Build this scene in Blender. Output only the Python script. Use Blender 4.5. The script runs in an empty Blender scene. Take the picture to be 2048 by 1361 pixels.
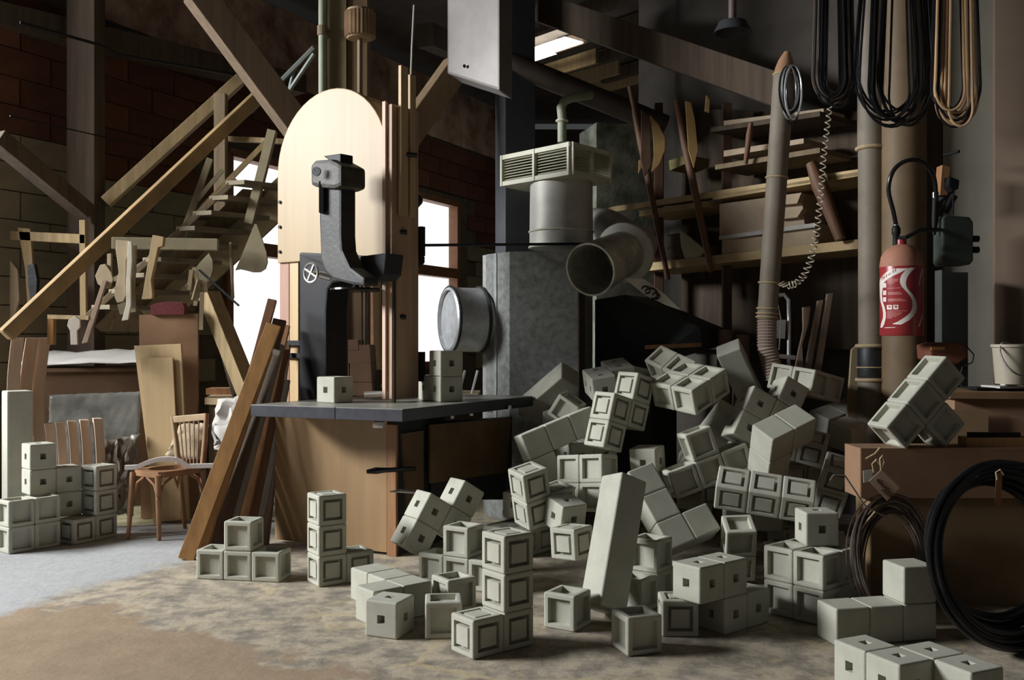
import bpy, bmesh, math, random
from mathutils import Vector as V, Matrix, Euler
random.seed(7)
S = bpy.context.scene
COL = S.collection
# ---------------------------------------------------------------- camera, world, light, exposure
FPX, HOR, CAMH = 1900.0, 685.0, 1.365            # focal length (px of 2048), horizon row, camera height
cam = bpy.data.cameras.new('camera'); cam.sensor_width = 36; cam.lens = FPX/2048*36
cam.shift_y = (HOR-680.5)/2048; cam.clip_start = .05; cam.clip_end = 100
camo = bpy.data.objects.new('camera', cam); COL.objects.link(camo)
camo.location = (0, 0, CAMH); camo.rotation_euler = (math.pi/2, 0, 0); S.camera = camo
w = bpy.data.worlds.new('world'); S.world = w; w.use_nodes = True
w.node_tree.nodes['Background'].inputs[0].default_value = (.86, .88, .9, 1)
w.node_tree.nodes['Background'].inputs[1].default_value = .065
S.view_settings.view_transform = 'Standard'; S.view_settings.look = 'None'
S.view_settings.gamma = 1; S.view_settings.use_curve_mapping = False
S.view_settings.exposure = -0.22
def area(name, loc, tgt, sx, sy, en, col):
    l = bpy.data.lights.new(name, 'AREA'); l.shape = 'RECTANGLE'; l.size = sx; l.size_y = sy; l.energy = en; l.color = col
    o = bpy.data.objects.new(name, l); COL.objects.link(o); o.location = loc
    o.rotation_euler = (V(tgt)-V(loc)).to_track_quat('-Z', 'Y').to_euler(); return o
area('window_left_offscreen', (-8.9, 4.8, 5.6), (-.2, 5.0, .5), 4.4, 3.4, 5200, (.96, .98, 1))   # sky outside the side window that stands left of the picture
# ---------------------------------------------------------------- helpers
def at(px, py, d): return V(((px-1024)*d/FPX, d, CAMH-(py-HOR)*d/FPX))
def fl(px, py): d = FPX*CAMH/(py-HOR); return V(((px-1024)*d/FPX, d, 0))
def tag(o, label=None, cat=None, group=None, kind=None):
    if label: o['label'] = label
    if cat: o['category'] = cat
    if group: o['group'] = group
    if kind: o['kind'] = kind
    return o
def empty(name, loc, label=None, cat=None, group=None):
    o = bpy.data.objects.new(name, None); COL.objects.link(o); o.location = loc; o.empty_display_size = .1
    return tag(o, label, cat, group)
MATS = {}
def mat(name, col, rough=.75, var=.18, scale=6, metal=0, bump=.0, axis=None, col2=None, emit=0, spec=.5, trans=0, fine=None):
    if name in MATS: return MATS[name]
    m = bpy.data.materials.new(name); m.use_nodes = True; nt = m.node_tree; N = nt.nodes; Lk = nt.links
    b = N['Principled BSDF']; b.inputs['Roughness'].default_value = rough; b.inputs['Metallic'].default_value = metal
    b.inputs['Specular IOR Level'].default_value = spec
    tc = N.new('ShaderNodeTexCoord'); mp = N.new('ShaderNodeMapping'); Lk.new(tc.outputs['Object'], mp.inputs[0])
    sc = [scale]*3
    if axis is not None: sc = [scale*4]*3; sc[axis] = scale*.25
    mp.inputs['Scale'].default_value = sc
    n = N.new('ShaderNodeTexNoise'); n.inputs['Scale'].default_value = 1; n.inputs['Detail'].default_value = 6; n.inputs['Roughness'].default_value = .62
    Lk.new(mp.outputs[0], n.inputs['Vector'])
    r = N.new('ShaderNodeValToRGB'); r.color_ramp.elements[0].position = .3; r.color_ramp.elements[1].position = .7
    c2 = col2 or tuple(min(1, c*(1+var)) for c in col)
    r.color_ramp.elements[0].color = (*[c*(1-var) for c in col], 1); r.color_ramp.elements[1].color = (*c2, 1)
    Lk.new(n.outputs['Fac'], r.inputs[0]); Lk.new(r.outputs[0], b.inputs['Base Color'])
    if bump:
        n2 = N.new('ShaderNodeTexNoise'); n2.inputs['Scale'].default_value = fine or 60; n2.inputs['Detail'].default_value = 4
        Lk.new(tc.outputs['Object'], n2.inputs['Vector'])
        bp = N.new('ShaderNodeBump'); bp.inputs['Strength'].default_value = bump; bp.inputs['Distance'].default_value = .01
        Lk.new(n2.outputs['Fac'], bp.inputs['Height']); Lk.new(bp.outputs[0], b.inputs['Normal'])
    if emit:
        b.inputs['Emission Color'].default_value = (*col, 1); b.inputs['Emission Strength'].default_value = emit
    if trans: b.inputs['Alpha'].default_value = trans
    MATS[name] = m; return m
class MB:
    def __init__(s): s.v = []; s.f = []
    def add(s, vs, fs):
        k = len(s.v); s.v += [V(x) for x in vs]; s.f += [tuple(i+k for i in f) for f in fs]; return s
    def box(s, c, size, rot=None):
        x, y, z = (a/2 for a in size); c = V(c)
        vs = [V((i*x, j*y, k*z)) for k in (-1, 1) for j in (-1, 1) for i in (-1, 1)]
        if rot is not None:
            R = Matrix.Rotation(rot, 3, 'Z') if isinstance(rot, (int, float)) else rot
            vs = [R @ q for q in vs]
        return s.add([c+q for q in vs], [(0,2,3,1),(4,5,7,6),(0,1,5,4),(2,6,7,3),(0,4,6,2),(1,3,7,5)])
    def bar(s, a, b, wd, th, up=(0,0,1)):
        a, b = V(a), V(b); d = (b-a).normalized(); u = V(up)
        if abs(d.dot(u)) > .97: u = V((0,1,0))
        x = d.cross(u).normalized()*wd/2; y = x.normalized().cross(d)*th/2
        vs = [p+i*x+j*y for p in (a, b) for i, j in ((-1,-1),(1,-1),(1,1),(-1,1))]
        return s.add(vs, [(0,1,2,3),(7,6,5,4),(0,4,5,1),(1,5,6,2),(2,6,7,3),(3,7,4,0)])
    def tube(s, pts, r, seg=10, cap=True, closed=False):
        pts = [V(p) for p in pts]; n = len(pts); rs = r if isinstance(r, (list, tuple)) else [r]*n
        k = len(s.v); prev = None
        for i, p in enumerate(pts):
            t = (pts[(i+1) % n]-pts[i-1]) if closed else (pts[min(i+1, n-1)]-pts[max(i-1, 0)])
            t.normalize()
            if prev is None: prev = t.orthogonal().normalized()
            x = (prev-t*prev.dot(t)).normalized(); prev = x; y = t.cross(x)
            for j in range(seg):
                a = 2*math.pi*j/seg; s.v.append(p+(x*math.cos(a)+y*math.sin(a))*rs[i])
        for i in range(n if closed else n-1):
            i2 = (i+1) % n
            for j in range(seg):
                s.f.append((k+i*seg+j, k+i*seg+(j+1) % seg, k+i2*seg+(j+1) % seg, k+i2*seg+j))
        if cap and not closed:
            s.f.append(tuple(k+j for j in reversed(range(seg)))); s.f.append(tuple(k+(n-1)*seg+j for j in range(seg)))
        return s
    def lathe(s, prof, c, axis=(0,0,1), seg=28, caps=True):
        c = V(c); ax = V(axis).normalized(); x = ax.orthogonal().normalized(); y = ax.cross(x); k = len(s.v)
        for r, h in prof:
            for j in range(seg):
                a = 2*math.pi*j/seg; s.v.append(c+ax*h+(x*math.cos(a)+y*math.sin(a))*max(r, 1e-4))
        for i in range(len(prof)-1):
            for j in range(seg):
                s.f.append((k+i*seg+j, k+i*seg+(j+1) % seg, k+(i+1)*seg+(j+1) % seg, k+(i+1)*seg+j))
        if caps:
            s.f.append(tuple(k+j for j in reversed(range(seg)))); s.f.append(tuple(k+(len(prof)-1)*seg+j for j in range(seg)))
        return s
    def ring(s, c, R, r, axis=(0,0,1), n=40, seg=6, a0=0, a1=2*math.pi, wob=0):
        c = V(c); ax = V(axis).normalized(); x = ax.orthogonal().normalized(); y = ax.cross(x)
        full = abs(a1-a0-2*math.pi) < 1e-4; m = n if full else n+1
        pts = []
        for i in range(m):
            a = a0+(a1-a0)*i/n; q = R*(1+wob*math.sin(2*a+R*50))
            pts.append(c+(x*math.cos(a)+y*math.sin(a))*q+ax*wob*R*math.cos(3*a+R*90))
        return s.tube(pts, r, seg, closed=full)
    def slab(s, pts, off):
        pts = [V(p) for p in pts]; n = len(pts); off = V(off)
        return s.add(pts+[p+off for p in pts], [tuple(range(n)), tuple(reversed(range(n, 2*n)))]+[(i, n+i, n+(i+1) % n, (i+1) % n) for i in range(n)])
    def poly(s, pix, d, th, sl=0, px0=None):
        """outline of a flat board standing across the view at depth d (sl: depth change per px)"""
        p0 = px0 if px0 is not None else pix[0][0]
        pts = [at(x, y, d+sl*(x-p0)) for x, y in pix]
        n = V((-sl*FPX/d, 1, 0)).normalized()*th
        return s.slab(pts, n)
    def build(s, name, m, parent=None, label=None, cat=None, group=None, kind=None, smooth=False, bev=0):
        if parent is not None: o0 = parent_loc(parent)
        else:
            lo = min(p.z for p in s.v); n = len(s.v)
            o0 = V((sum(p.x for p in s.v)/n, sum(p.y for p in s.v)/n, lo))
        me = bpy.data.meshes.new(name); me.from_pydata([tuple(p-o0) for p in s.v], [], s.f); me.update()
        bm = bmesh.new(); bm.from_mesh(me); bmesh.ops.recalc_face_normals(bm, faces=bm.faces[:])
        if bev:
            bmesh.ops.bevel(bm, geom=[e for e in bm.edges if e.is_manifold and e.calc_face_angle(0) > .5], offset=bev, segments=2, affect='EDGES', profile=.6)
        bm.to_mesh(me); bm.free()
        if smooth:
            for p in me.polygons: p.use_smooth = True
            try: me.set_sharp_from_angle(angle=.7)
            except Exception: pass
        if m is not None: me.materials.append(m)
        o = bpy.data.objects.new(name, me); COL.objects.link(o)
        if parent is not None:
            o.parent = parent
        else: o.location = o0
        return tag(o, label, cat, group, kind)
def parent_loc(p):
    q = V(p.location)
    while p.parent: p = p.parent; q += V(p.location)
    return q
def box(c, size, rot=None): return MB().box(c, size, rot)
# ---------------------------------------------------------------- materials
concrete = mat('cast_concrete', (.43, .425, .35), .85, .10, 9, bump=.12, fine=220)
wood_l = mat('pale_wood', (.52, .38, .22), .65, .16, 5, axis=2)
wood_lx = mat('pale_wood_long', (.50, .37, .21), .65, .16, 5, axis=0)
wood_ply = mat('plywood', (.50, .345, .17), .5, .10, 2.5, axis=2)
wood_red = mat('reddish_wood', (.34, .17, .075), .5, .3, 5, axis=2)
wood_or = mat('orange_varnished_wood', (.34, .175, .06), .45, .25, 5, axis=2)
wood_dk = mat('dark_stained_wood', (.10, .052, .03), .6, .3, 6, axis=2)
timber = mat('dusty_timber', (.20, .145, .085), .85, .3, 5, axis=2)
timber_dk = mat('dark_dusty_timber', (.085, .06, .04), .9, .35, 4, axis=2)
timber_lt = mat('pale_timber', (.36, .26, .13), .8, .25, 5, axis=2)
olive = mat('dusty_olive_board', (.25, .21, .125), .85, .2, 4)
mdf = mat('pattern_board', (.36, .28, .17), .8, .15, 6)
roofm = mat('old_roof_boards', (.085, .07, .06), .9, .3, 3)
iron = mat('black_cast_iron', (.009, .009, .01), .55, .3, 8, metal=.0, spec=.25)
iron_gr = mat('worn_grey_iron', (.026, .028, .03), .5, .5, 10, metal=.2, bump=.2, fine=60)
steel = mat('bright_steel', (.55, .55, .55), .3, .1, 8, metal=.9)
galv = mat('galvanised_sheet', (.55, .56, .57), .4, .2, 14, metal=.5)
galv_d = mat('dusty_galvanised_sheet', (.25, .26, .245), .6, .35, 22, metal=.2, bump=.1, fine=90)
painted = mat('painted_grey_metal', (.40, .38, .345), .6, .14, 6, metal=.1)
greenp = mat('greenish_paint', (.30, .33, .235), .6, .15, 5)
louv = mat('greenish_white_paint', (.54, .53, .41), .55, .1, 5)
black = mat('black_rubber', (.010, .010, .011), .22, .2, 9)
darkm = mat('dark_sheet_metal', (.04, .042, .045), .7, .2, 5, spec=.3)
paper = mat('white_paper', (.52, .50, .46), .9, .06, 4)
card = mat('brown_cardboard', (.26, .15, .085), .85, .12, 5)
card2 = mat('ochre_cardboard', (.22, .14, .07), .85, .12, 5)
brownbd = mat('brown_hardboard', (.155, .088, .047), .7, .15, 5)
red = mat('red_enamel', (.30, .03, .032), .3, .12, 5)
white_p = mat('white_print', (.72, .66, .60), .4, .03, 5)
redpr = mat('dark_red_print', (.30, .03, .03), .4, .03, 5)
twine = mat('jute_twine', (.45, .34, .2), .9, .15, 20)
pvc = mat('dusty_grey_pipe', (.215, .18, .135), .65, .2, 4, bump=.06, fine=60)
pvc_b = mat('dusty_brown_pipe', (.17, .115, .06), .65, .22, 4, bump=.06, fine=60)
hosew = mat('grey_corrugated_hose', (.36, .28, .23), .7, .12, 6)
plast = mat('dusty_plastic_film', (.30, .31, .28), .2, .5, 4, bump=.1, fine=5, trans=.6)
glow = mat('frosted_window_glass', (.93, .95, .97), .6, .0, 1, emit=1.6)
# ---------------------------------------------------------------- floor
def floor_mat():
    m = bpy.data.materials.new('workshop_floor'); m.use_nodes = True; nt = m.node_tree; N = nt.nodes; K = nt.links
    b = N['Principled BSDF']; b.inputs['Roughness'].default_value = .85
    tc = N.new('ShaderNodeTexCoord')
    def noise(sc, det=6, vec=None):
        n = N.new('ShaderNodeTexNoise'); n.inputs['Scale'].default_value = sc; n.inputs['Detail'].default_value = det; n.inputs['Roughness'].default_value = .65
        K.new(vec or tc.outputs['Object'], n.inputs['Vector']); return n.outputs['Fac']
    def math_(op, a, b2):
        n = N.new('ShaderNodeMath'); n.operation = op
        for i, x in enumerate((a, b2)):
            if isinstance(x, (int, float)): n.inputs[i].default_value = x
            else: K.new(x, n.inputs[i])
        return n.outputs[0]
    def ramp(f, stops):
        r = N.new('ShaderNodeValToRGB'); e = r.color_ramp.elements
        e[0].position, e[0].color = stops[0][0], (*stops[0][1], 1); e[1].position, e[1].color = stops[1][0], (*stops[1][1], 1)
        for p, c in stops[2:]: q = e.new(p); q.color = (*c, 1)
        K.new(f, r.inputs[0]); return r.outputs[0]
    def mix(f, a, b2):
        n = N.new('ShaderNodeMix'); n.data_type = 'RGBA'
        K.new(f, n.inputs['Factor']); K.new(a, n.inputs['A']); K.new(b2, n.inputs['B']); return n.outputs['Result']
    sx = N.new('ShaderNodeSeparateXYZ'); K.new(tc.outputs['Object'], sx.inputs[0]); X, Y = sx.outputs[0], sx.outputs[1]
    wob = math_('MULTIPLY', math_('SUBTRACT', noise(2.2), .5), 1.3)
    f1 = math_('ADD', math_('ADD', Y, math_('MULTIPLY', X, .62)), math_('ADD', wob, -3.45))      # brown screed in front of this line
    f2 = math_('SUBTRACT', math_('ADD', math_('DIVIDE', math_('SUBTRACT', Y, 4.75), 3.1), -2.43), math_('ADD', X, math_('MULTIPLY', wob, .7)))  # greyish white zone beyond this line
    brown = ramp(noise(5), [(.3, (.25, .178, .11)), (.75, (.34, .25, .16))])
    dark = ramp(noise(7, 10), [(.34, (.17, .15, .12)), (.46, (.27, .235, .18)), (.55, (.40, .34, .25)), (.68, (.46, .39, .28))])
    vor = N.new('ShaderNodeTexVoronoi'); vor.feature = 'DISTANCE_TO_EDGE'; vor.inputs['Scale'].default_value = 2.1
    K.new(tc.outputs['Object'], vor.inputs['Vector'])
    crack = ramp(math_('ADD', vor.outputs['Distance'], math_('MULTIPLY', noise(9), .16)), [(.075, (.46, .36, .17)), (.11, (.25, .21, .15))])
    crk = ramp(math_('ADD', vor.outputs['Distance'], math_('MULTIPLY', noise(9), .16)), [(.085, (1, 1, 1)), (.12, (0, 0, 0))])
    warp = N.new('ShaderNodeMix'); warp.data_type = 'VECTOR'; warp.inputs['Factor'].default_value = .18
    nz = N.new('ShaderNodeTexNoise'); nz.inputs['Scale'].default_value = 3.5; nz.inputs['Detail'].default_value = 8; K.new(tc.outputs['Object'], nz.inputs['Vector'])
    K.new(tc.outputs['Object'], warp.inputs['A']); K.new(nz.outputs['Color'], warp.inputs['B']); K.new(warp.outputs['Result'], vor.inputs['Vector'])
    c = mix(math_('MULTIPLY', ramp(vor.outputs['Distance'], [(.012, (1, 1, 1)), (.04, (0, 0, 0))]), ramp(noise(1.7, 3), [(.47, (0, 0, 0)), (.6, (.8, .8, .8))])), dark, ramp(noise(20), [(.3, (.40, .31, .17)), (.7, (.56, .47, .30))]))
    c = mix(ramp(f1, [(0, (1, 1, 1)), (.12, (0, 0, 0))]), c, brown)
    white = ramp(noise(12), [(.3, (.33, .335, .335)), (.7, (.40, .405, .405))])
    saw = ramp(noise(10), [(.35, (.30, .26, .14)), (.7, (.52, .46, .29))])
    c = mix(ramp(f2, [(0, (0, 0, 0)), (.16, (1, 1, 1))]), c, white)
    f3 = math_('ADD', math_('SUBTRACT', math_('ADD', Y, math_('MULTIPLY', X, -.15)), 7.35), math_('MULTIPLY', wob, .8))
    c = mix(ramp(f3, [(0, (0, 0, 0)), (.25, (1, 1, 1))]), c, saw)
    K.new(c, b.inputs['Base Color'])
    bp = N.new('ShaderNodeBump'); bp.inputs['Strength'].default_value = .35; bp.inputs['Distance'].default_value = .02
    K.new(noise(14, 10), bp.inputs['Height']); K.new(bp.outputs[0], b.inputs['Normal'])
    return m
me = bpy.data.meshes.new('floor'); me.from_pydata([(-9, -2, 0), (8, -2, 0), (8, 17, 0), (-9, 17, 0)], [], [(0, 1, 2, 3)]); me.materials.append(floor_mat())
tag(bpy.data.objects.new('floor', me), kind='structure'); COL.objects.link(bpy.data.objects['floor'])
# ---------------------------------------------------------------- left wall with bricks and windows
T2 = V((.4613, .8872, 0)); N2 = V((.8872, -.4613, 0)); W0 = V((-3.198, 10.23, 0)); ANG = math.atan2(T2.y, T2.x)
def wp(d, z=0, out=0): return W0+T2*((d-10.23)/T2.y)+N2*out+V((0, 0, z))
RW = Matrix.Rotation(ANG, 3, 'Z')
def wbox(mb, d0, d1, z0, z1, o0, o1):
    c = (wp(d0)+wp(d1))/2+N2*(o0+o1)/2+V((0, 0, (z0+z1)/2)); return mb.box(c, ((d1-d0)/T2.y, abs(o1-o0), z1-z0), RW)
WINS = [(10.4, 12.92, 1.05, 3.45), (13.53, 14.76, 1.05, 3.50), (1.2, 7.5, .6, 4.7)]
mortar = mat('grey_mortar', (.12, .095, .065), .95, .2, 5, bump=.2)
mb = MB(); ds = [-2]+sorted(x for q in WINS for x in q[:2])+[17]
for i in range(len(ds)-1):
    a, b_ = ds[i], ds[i+1]; wn = [q for q in WINS if q[0] <= a and b_ <= q[1]]
    if wn: wbox(mb, a, b_, 0, wn[0][2], -.25, -.02); wbox(mb, a, b_, wn[0][3], 5.3, -.25, -.02)
    else: wbox(mb, a, b_, 0, 5.3, -.25, -.02)
wall = mb.build('wall_left', mortar, kind='structure')
bcols = [mat('terracotta_block', (.15, .058, .032), .9, .25, 6, bump=.25), mat('dark_terracotta_block', (.12, .045, .025), .9, .3, 6, bump=.25), mat('brown_block', (.20, .135, .08), .9, .25, 6, bump=.25),
         mat('ochre_grey_block', (.29, .235, .15), .9, .18, 5, bump=.25), mat('olive_grey_block', (.25, .215, .14), .9, .18, 5, bump=.25)]
bmesh_cache = {}
def brick_mesh(k, L):
    key = (k, round(L, 2))
    if key not in bmesh_cache:
        q = MB().box((0, 0, 0), (L, .05, .235)); m2 = bpy.data.meshes.new('brick'); m2.from_pydata([tuple(x) for x in q.v], [], q.f); m2.materials.append(bcols[k]); bmesh_cache[key] = m2
    return bmesh_cache[key]
nb = 0
for r in range(14):
    z0 = .95+r*.245; s = (7.7-10.23)/T2.y-(.28 if r % 2 else 0)
    while s < (16.5-10.23)/T2.y and nb < 298:
        d0 = 10.23+s*T2.y; d1 = 10.23+(s+.57)*T2.y; L = .555
        hit = [q for q in WINS if d1 > q[0]-.04 and d0 < q[1]+.04 and z0+.2 > q[2] and z0 < q[3]]
        if not hit:
            hi = z0 > 3.0 or (z0 > 2.7 and random.random() < .5)
            k = random.choice([0, 1, 1] if hi else [3, 4, 4])
            o = bpy.data.objects.new('brick', brick_mesh(k, L)); COL.objects.link(o); o.parent = wall
            o.location = wp((d0+d1)/2, z0+.12, -.02+random.uniform(-.004, .008))-wall.location; o.rotation_euler = (0, 0, ANG); nb += 1
        s += .57
# peeling plaster above the wall plate
peel = mat('peeling_pink_plaster', (.24, .085, .055), .9, .2, 2.2, col2=(.78, .58, .44), bump=.2)
m3 = MB(); wbox(m3, 8.9, 16.5, 4.42, 5.28, -.02, .01); m3.build('wall_plaster', peel, kind='structure')
wfr = mat('brown_window_frame', (.23, .10, .045), .6, .2, 6)
for i, (d0, d1, z0, z1) in enumerate(WINS):
    g = MB()
    if i == 2: wbox(g, d0, d1, z0-.1, z0-.04, -.25, .12)      # side window standing open: sill only, no pane
    else: wbox(g, d0, d1, z0, z1, -.16, -.13)
    win = g.build('window_%d' % (i+1), glow if i < 2 else wfr, kind='structure')
    fr = []
    for (a, b_, c, e) in ((d0, d1, z0-.06, z0+.03), (d0, d1, z1-.04, z1+.05), (d0-.03, d0+.05, z0, z1), (d1-.05, d1+.03, z0, z1)): fr.append((a, b_, c, e))
    fr.append((d0, d1, 2.35, 2.50) if i < 2 else (d0, d1, 1.5, 1.56))
    if i == 0: fr += [(11.3, 11.45, z0, z1), (12.2, 12.32, z0, z1)]
    if i == 2: fr += [(3.2, 3.27, z0, z1), (5.3, 5.37, z0, z1)]
    for a, b_, c, e in fr:
        q = MB(); wbox(q, a, b_, c, e, -.13, .03); q.build('window_frame', wfr, win)
# pier, back and right walls
plaster = mat('greenish_mottled_plaster', (.16, .17, .13), .95, .3, 5, col2=(.56, .60, .47), bump=.25, fine=30)
grey_w = mat('grey_beige_plaster', (.25, .235, .19), .9, .12, 2)
dark_w = mat('old_brown_wall', (.12, .105, .09), .95, .25, 3)
box((3.6, 17.2, 2.6), (9, .2, 5.2)).build('wall_back', dark_w, kind='structure')
ra, rb = V((5.2, 4.6, 0)), V((1.2, 9.15, 0))
MB().bar(ra+V((.1, .1, 2.6)), rb+V((.1, .1, 2.6)), .2, 5.2).build('wall_right', dark_w, kind='structure')
box((1.02, 9.1, 1.7), (.62, .5, 3.4), .25).build('wall_pier', plaster, kind='structure')
m = MB(); m.slab([at(1886, 1000, 6.2), at(1886, -60, 6.2), at(1992, -60, 6.1), at(1992, 1000, 6.1)], (.12, .35, 0)); m.build('wall_nib', grey_w, kind='structure')
m = MB(); m.slab([at(1990, 1000, 6.02), at(1990, -60, 6.02), at(2140, -60, 5.8), at(2140, 1000, 5.8)], (.12, .35, 0)); m.build('wall_end', mat('brown_beige_plaster', (.17, .12, .085), .9, .12, 2), kind='structure')
# roof
box((0, 7.5, 5.42), (18, 20, .06)).build('ceiling', roofm, kind='structure')
PU = V((-.66, .75, 0)); 
for i in range(12):
    c = V((-3.2, 6.2, 5.3))+T2*(i*.95)
    MB().bar(c-PU*3.0, c+PU*1.2+V((0, 0, 0)), .09, .16).build('purlin', timber_dk, None, 'dark roof purlin under the boarded ceiling', 'beam', 'roof purlins')if 0 else None
for i in range(13):
    c = V((1.9, 6.6, 5.27))+T2*(i*.8-1.6)
    MB().bar(c-PU*2.4, c+PU*4.2, .10, .17).build('roof_purlin', timber_dk, None, 'dark roof purlin crossing under the boarded ceiling', 'beam', 'roof purlins')
skyw = mat('roof_light_pane', (1, .97, .86), .6, .0, 1, emit=9.0)
for k, (px_, py_) in enumerate(((1098, 100), (1136, 130), (1182, 150), (1228, 166))):
    d_ = (5.2-CAMH)*FPX/(HOR-py_); c = at(px_, py_, d_); e1, e2 = PU*.5, V((.75, .66, 0))*.2
    if k == 0: MB().slab([c-e1-e2, c+e1-e2, c+e1+e2, c-e1+e2], (0, 0, .012)).build('window_4', skyw, kind='structure')
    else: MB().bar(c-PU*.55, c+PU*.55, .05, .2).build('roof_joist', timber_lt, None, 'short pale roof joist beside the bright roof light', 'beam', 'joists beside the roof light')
for a, b_, r, l in ((at(1000, 118, 8.2), at(1330, 252, 8.35), .095, 'fat dark round duct hanging below the roof'),):
    MB().tube([a, b_], r, 18).build('roof_duct', mat('brown_dusty_duct', (.06, .045, .035), .6, .3, 5), None, l, 'duct', smooth=True)
MB().bar(at(1085, 18, 8.6), at(1580, 190, 7.2), .2, .24).build('roof_beam', timber_dk, None, 'heavy dark main beam running below the roof to hose pipe', 'beam')
MB().bar(at(850, 70, 10.5), at(1010, 140, 13), .2, .25).build('roof_beam', timber_dk, None, 'dark roof beam behind the hanging rope', 'beam')
# ---------------------------------------------------------------- timber frame at left
def bm_(name, a, b_, wd, th, m, label, cat='beam', group=None, up=(0, 0, 1), bev=.006): return MB().bar(a, b_, wd, th, up).build(name, m, None, label, cat, group, bev=bev)
pt = V((-3.72, 8.3, 0))
bm_('timber_post', pt, pt+V((0, 0, 5.3)), .24, .22, timber_dk, 'thick dark timber post standing against the block wall', 'post')
bm_('wall_beam', at(-60, 20, 7.9), at(600, 172, 10.4), .24, .2, timber_dk, 'long dark wall plate running below the peeling plaster', 'beam')
bm_('timber_brace', at(-10, 275, 7.4), at(172, 425, 8.1), .16, .13, timber_dk, 'dark slanting brace meeting the thick timber post', 'brace')
bm_('roof_brace', at(390, -20, 7.3), at(605, 270, 7.6), .26, .2, mat('grey_brown_timber', (.125, .085, .05), .85, .3, 5, axis=2), 'massive diagonal roof brace running down behind the arched plywood guard', 'brace')
bm_('roof_brace', at(795, 300, 7.9), at(915, 130, 8.2), .22, .2, mat('tan_timber', (.27, .18, .10), .85, .25, 5, axis=2), 'tan diagonal brace rising from saw to the sheet metal chute', 'brace')
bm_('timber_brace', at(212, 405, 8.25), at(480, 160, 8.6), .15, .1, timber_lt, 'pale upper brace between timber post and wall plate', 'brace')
bm_('long_pole', at(10, 672, 6.9), at(525, 185, 8.35), .11, .11, mat('yellow_pole_wood', (.27, .175, .075), .7, .3, 4), 'long yellow-brown pole slanting across the hanging wooden patterns', 'pole', bev=.02)
bm_('tall_post', at(442, 500, 8.3), at(442, 188, 8.3), .10, .09, timber, 'slim upright stair post in front of the open treads', 'post')
bm_('cross_rail', at(225, 487, 7.17), at(437, 490, 7.25), .06, .09, olive, 'horizontal dusty rail with patterns hanging from it', 'rail')
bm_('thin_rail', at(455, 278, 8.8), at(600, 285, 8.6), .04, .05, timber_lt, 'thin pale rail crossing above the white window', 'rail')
MB().tube([at(40, 45, 7.2), at(200, 90, 7.6), at(240, 110, 7.8), at(470, 150, 8.6)], .012, 6).build('conduit', iron, None, 'thin black conduit along the wall plate', 'cable', smooth=True)
MB().tube([at(20, 232, 7.3), at(200, 272, 8.1), at(350, 302, 8.7)], .006, 5).build('wire', iron, None, 'thin straight wire stretched before the block wall', 'wire', smooth=True)
m = MB(); m.tube([at(500, 225, 8.6), at(628, 95, 8.4)], .022, 6); 
m.tube([at(545, 232, 8.5), at(628, 108, 8.4)], .02, 6); m.tube([at(560, 160, 8.5), at(590, 205, 8.5)], .018, 6); m.tube([at(590, 130, 8.5), at(575, 195, 8.5)], .018, 6)
m.build('lattice_girder', mat('grey_painted_steel', (.2, .22, .2), .5, .2, 6, metal=.4), None, 'slender grey steel lattice girder beside the roof brace', 'girder')
# staircase
st = empty('staircase', at(300, 760, 8.2)*1, 'open wooden staircase with dusty treads rising behind the saw', 'staircase')
st.location.z = 0
sa, sb = at(300, 640, 7.9), at(585, 372, 8.15); back = V((-.62, -.55, 0))*.62
MB().bar(sa, sb, .05, .27).build('stringer', mat('dusty_stringer', (.44, .37, .22), .85, .18, 4), st, bev=.005)
MB().bar(sa+back, sb+back, .03, .05).build('stringer', timber, st, bev=.005)
dk = V((.02, .12, -.06)); MB().slab([sa+dk, sb+dk, sb+back+dk, sa+back+dk], (.03, .05, -.04)).build('tread_shade_backing', timber, st)  # added backing, put in for the shade between the open treads
for i in range(9):
    f = (i+.35)/9; p = sa.lerp(sb, f); q = (p+p+back)/2
    MB().slab([p+V((0, 0, .03)), p+back+V((0, 0, .03)), p+back+V((.17, -.06, .03)), p+V((.17, -.06, .03))], (0, 0, .035)).build('tread', mat('dusty_tread', (.20, .165, .105), .8, .3, 5), st)
for a, b_, k in (((362, 480), (420, 318), .05), ((498, 448), (545, 262), .07), ((395, 400), (445, 340), .035), ((228, 560), (310, 515), .035)):
    MB().bar(at(*a, 7.85), at(*b_, 7.9), k, k).build('baluster', olive, st)
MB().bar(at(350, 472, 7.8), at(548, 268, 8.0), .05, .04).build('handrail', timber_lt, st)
# ---------------------------------------------------------------- hanging patterns and tools at left
def pat(name, pix, d, th, m, label, cat='template', group=None, sl=0): return MB().poly(pix, d, th, sl).build(name, m, None, label, cat, group, bev=.003)
pat('teardrop_pattern', [(509,448),(514,449),(524,478),(533,505),(535,525),(531,538),(520,545),(505,545),(490,541),(480,539),(470,541),(486,505),(500,470)], 7.4, .02, olive, 'dusty teardrop-shaped pattern board hanging before the white window')
pat('rounded_pattern', [(418,506),(425,520),(426,540),(420,560),(408,570),(395,560),(385,545),(400,525)], 7.45, .02, olive, 'dusty rounded pattern board hanging on the stair stringer')
pat('scroll_pattern', [(232,480),(258,482),(260,500),(252,520),(251,560),(252,590),(246,603),(234,606),(228,592),(231,570),(237,545),(234,520),(231,500)], 7.0, .022, mdf, 'pale scroll-shaped leg pattern with round foot hanging from rail')
pat('edge_pattern', [(256,482),(263,484),(264,520),(261,560),(262,610),(256,640),(243,642),(252,610),(252,560)], 6.98, .02, mat('white_edged_board', (.5, .45, .36), .8, .2, 8), 'narrow white-edged pattern hanging against the scroll-shaped one')
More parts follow.
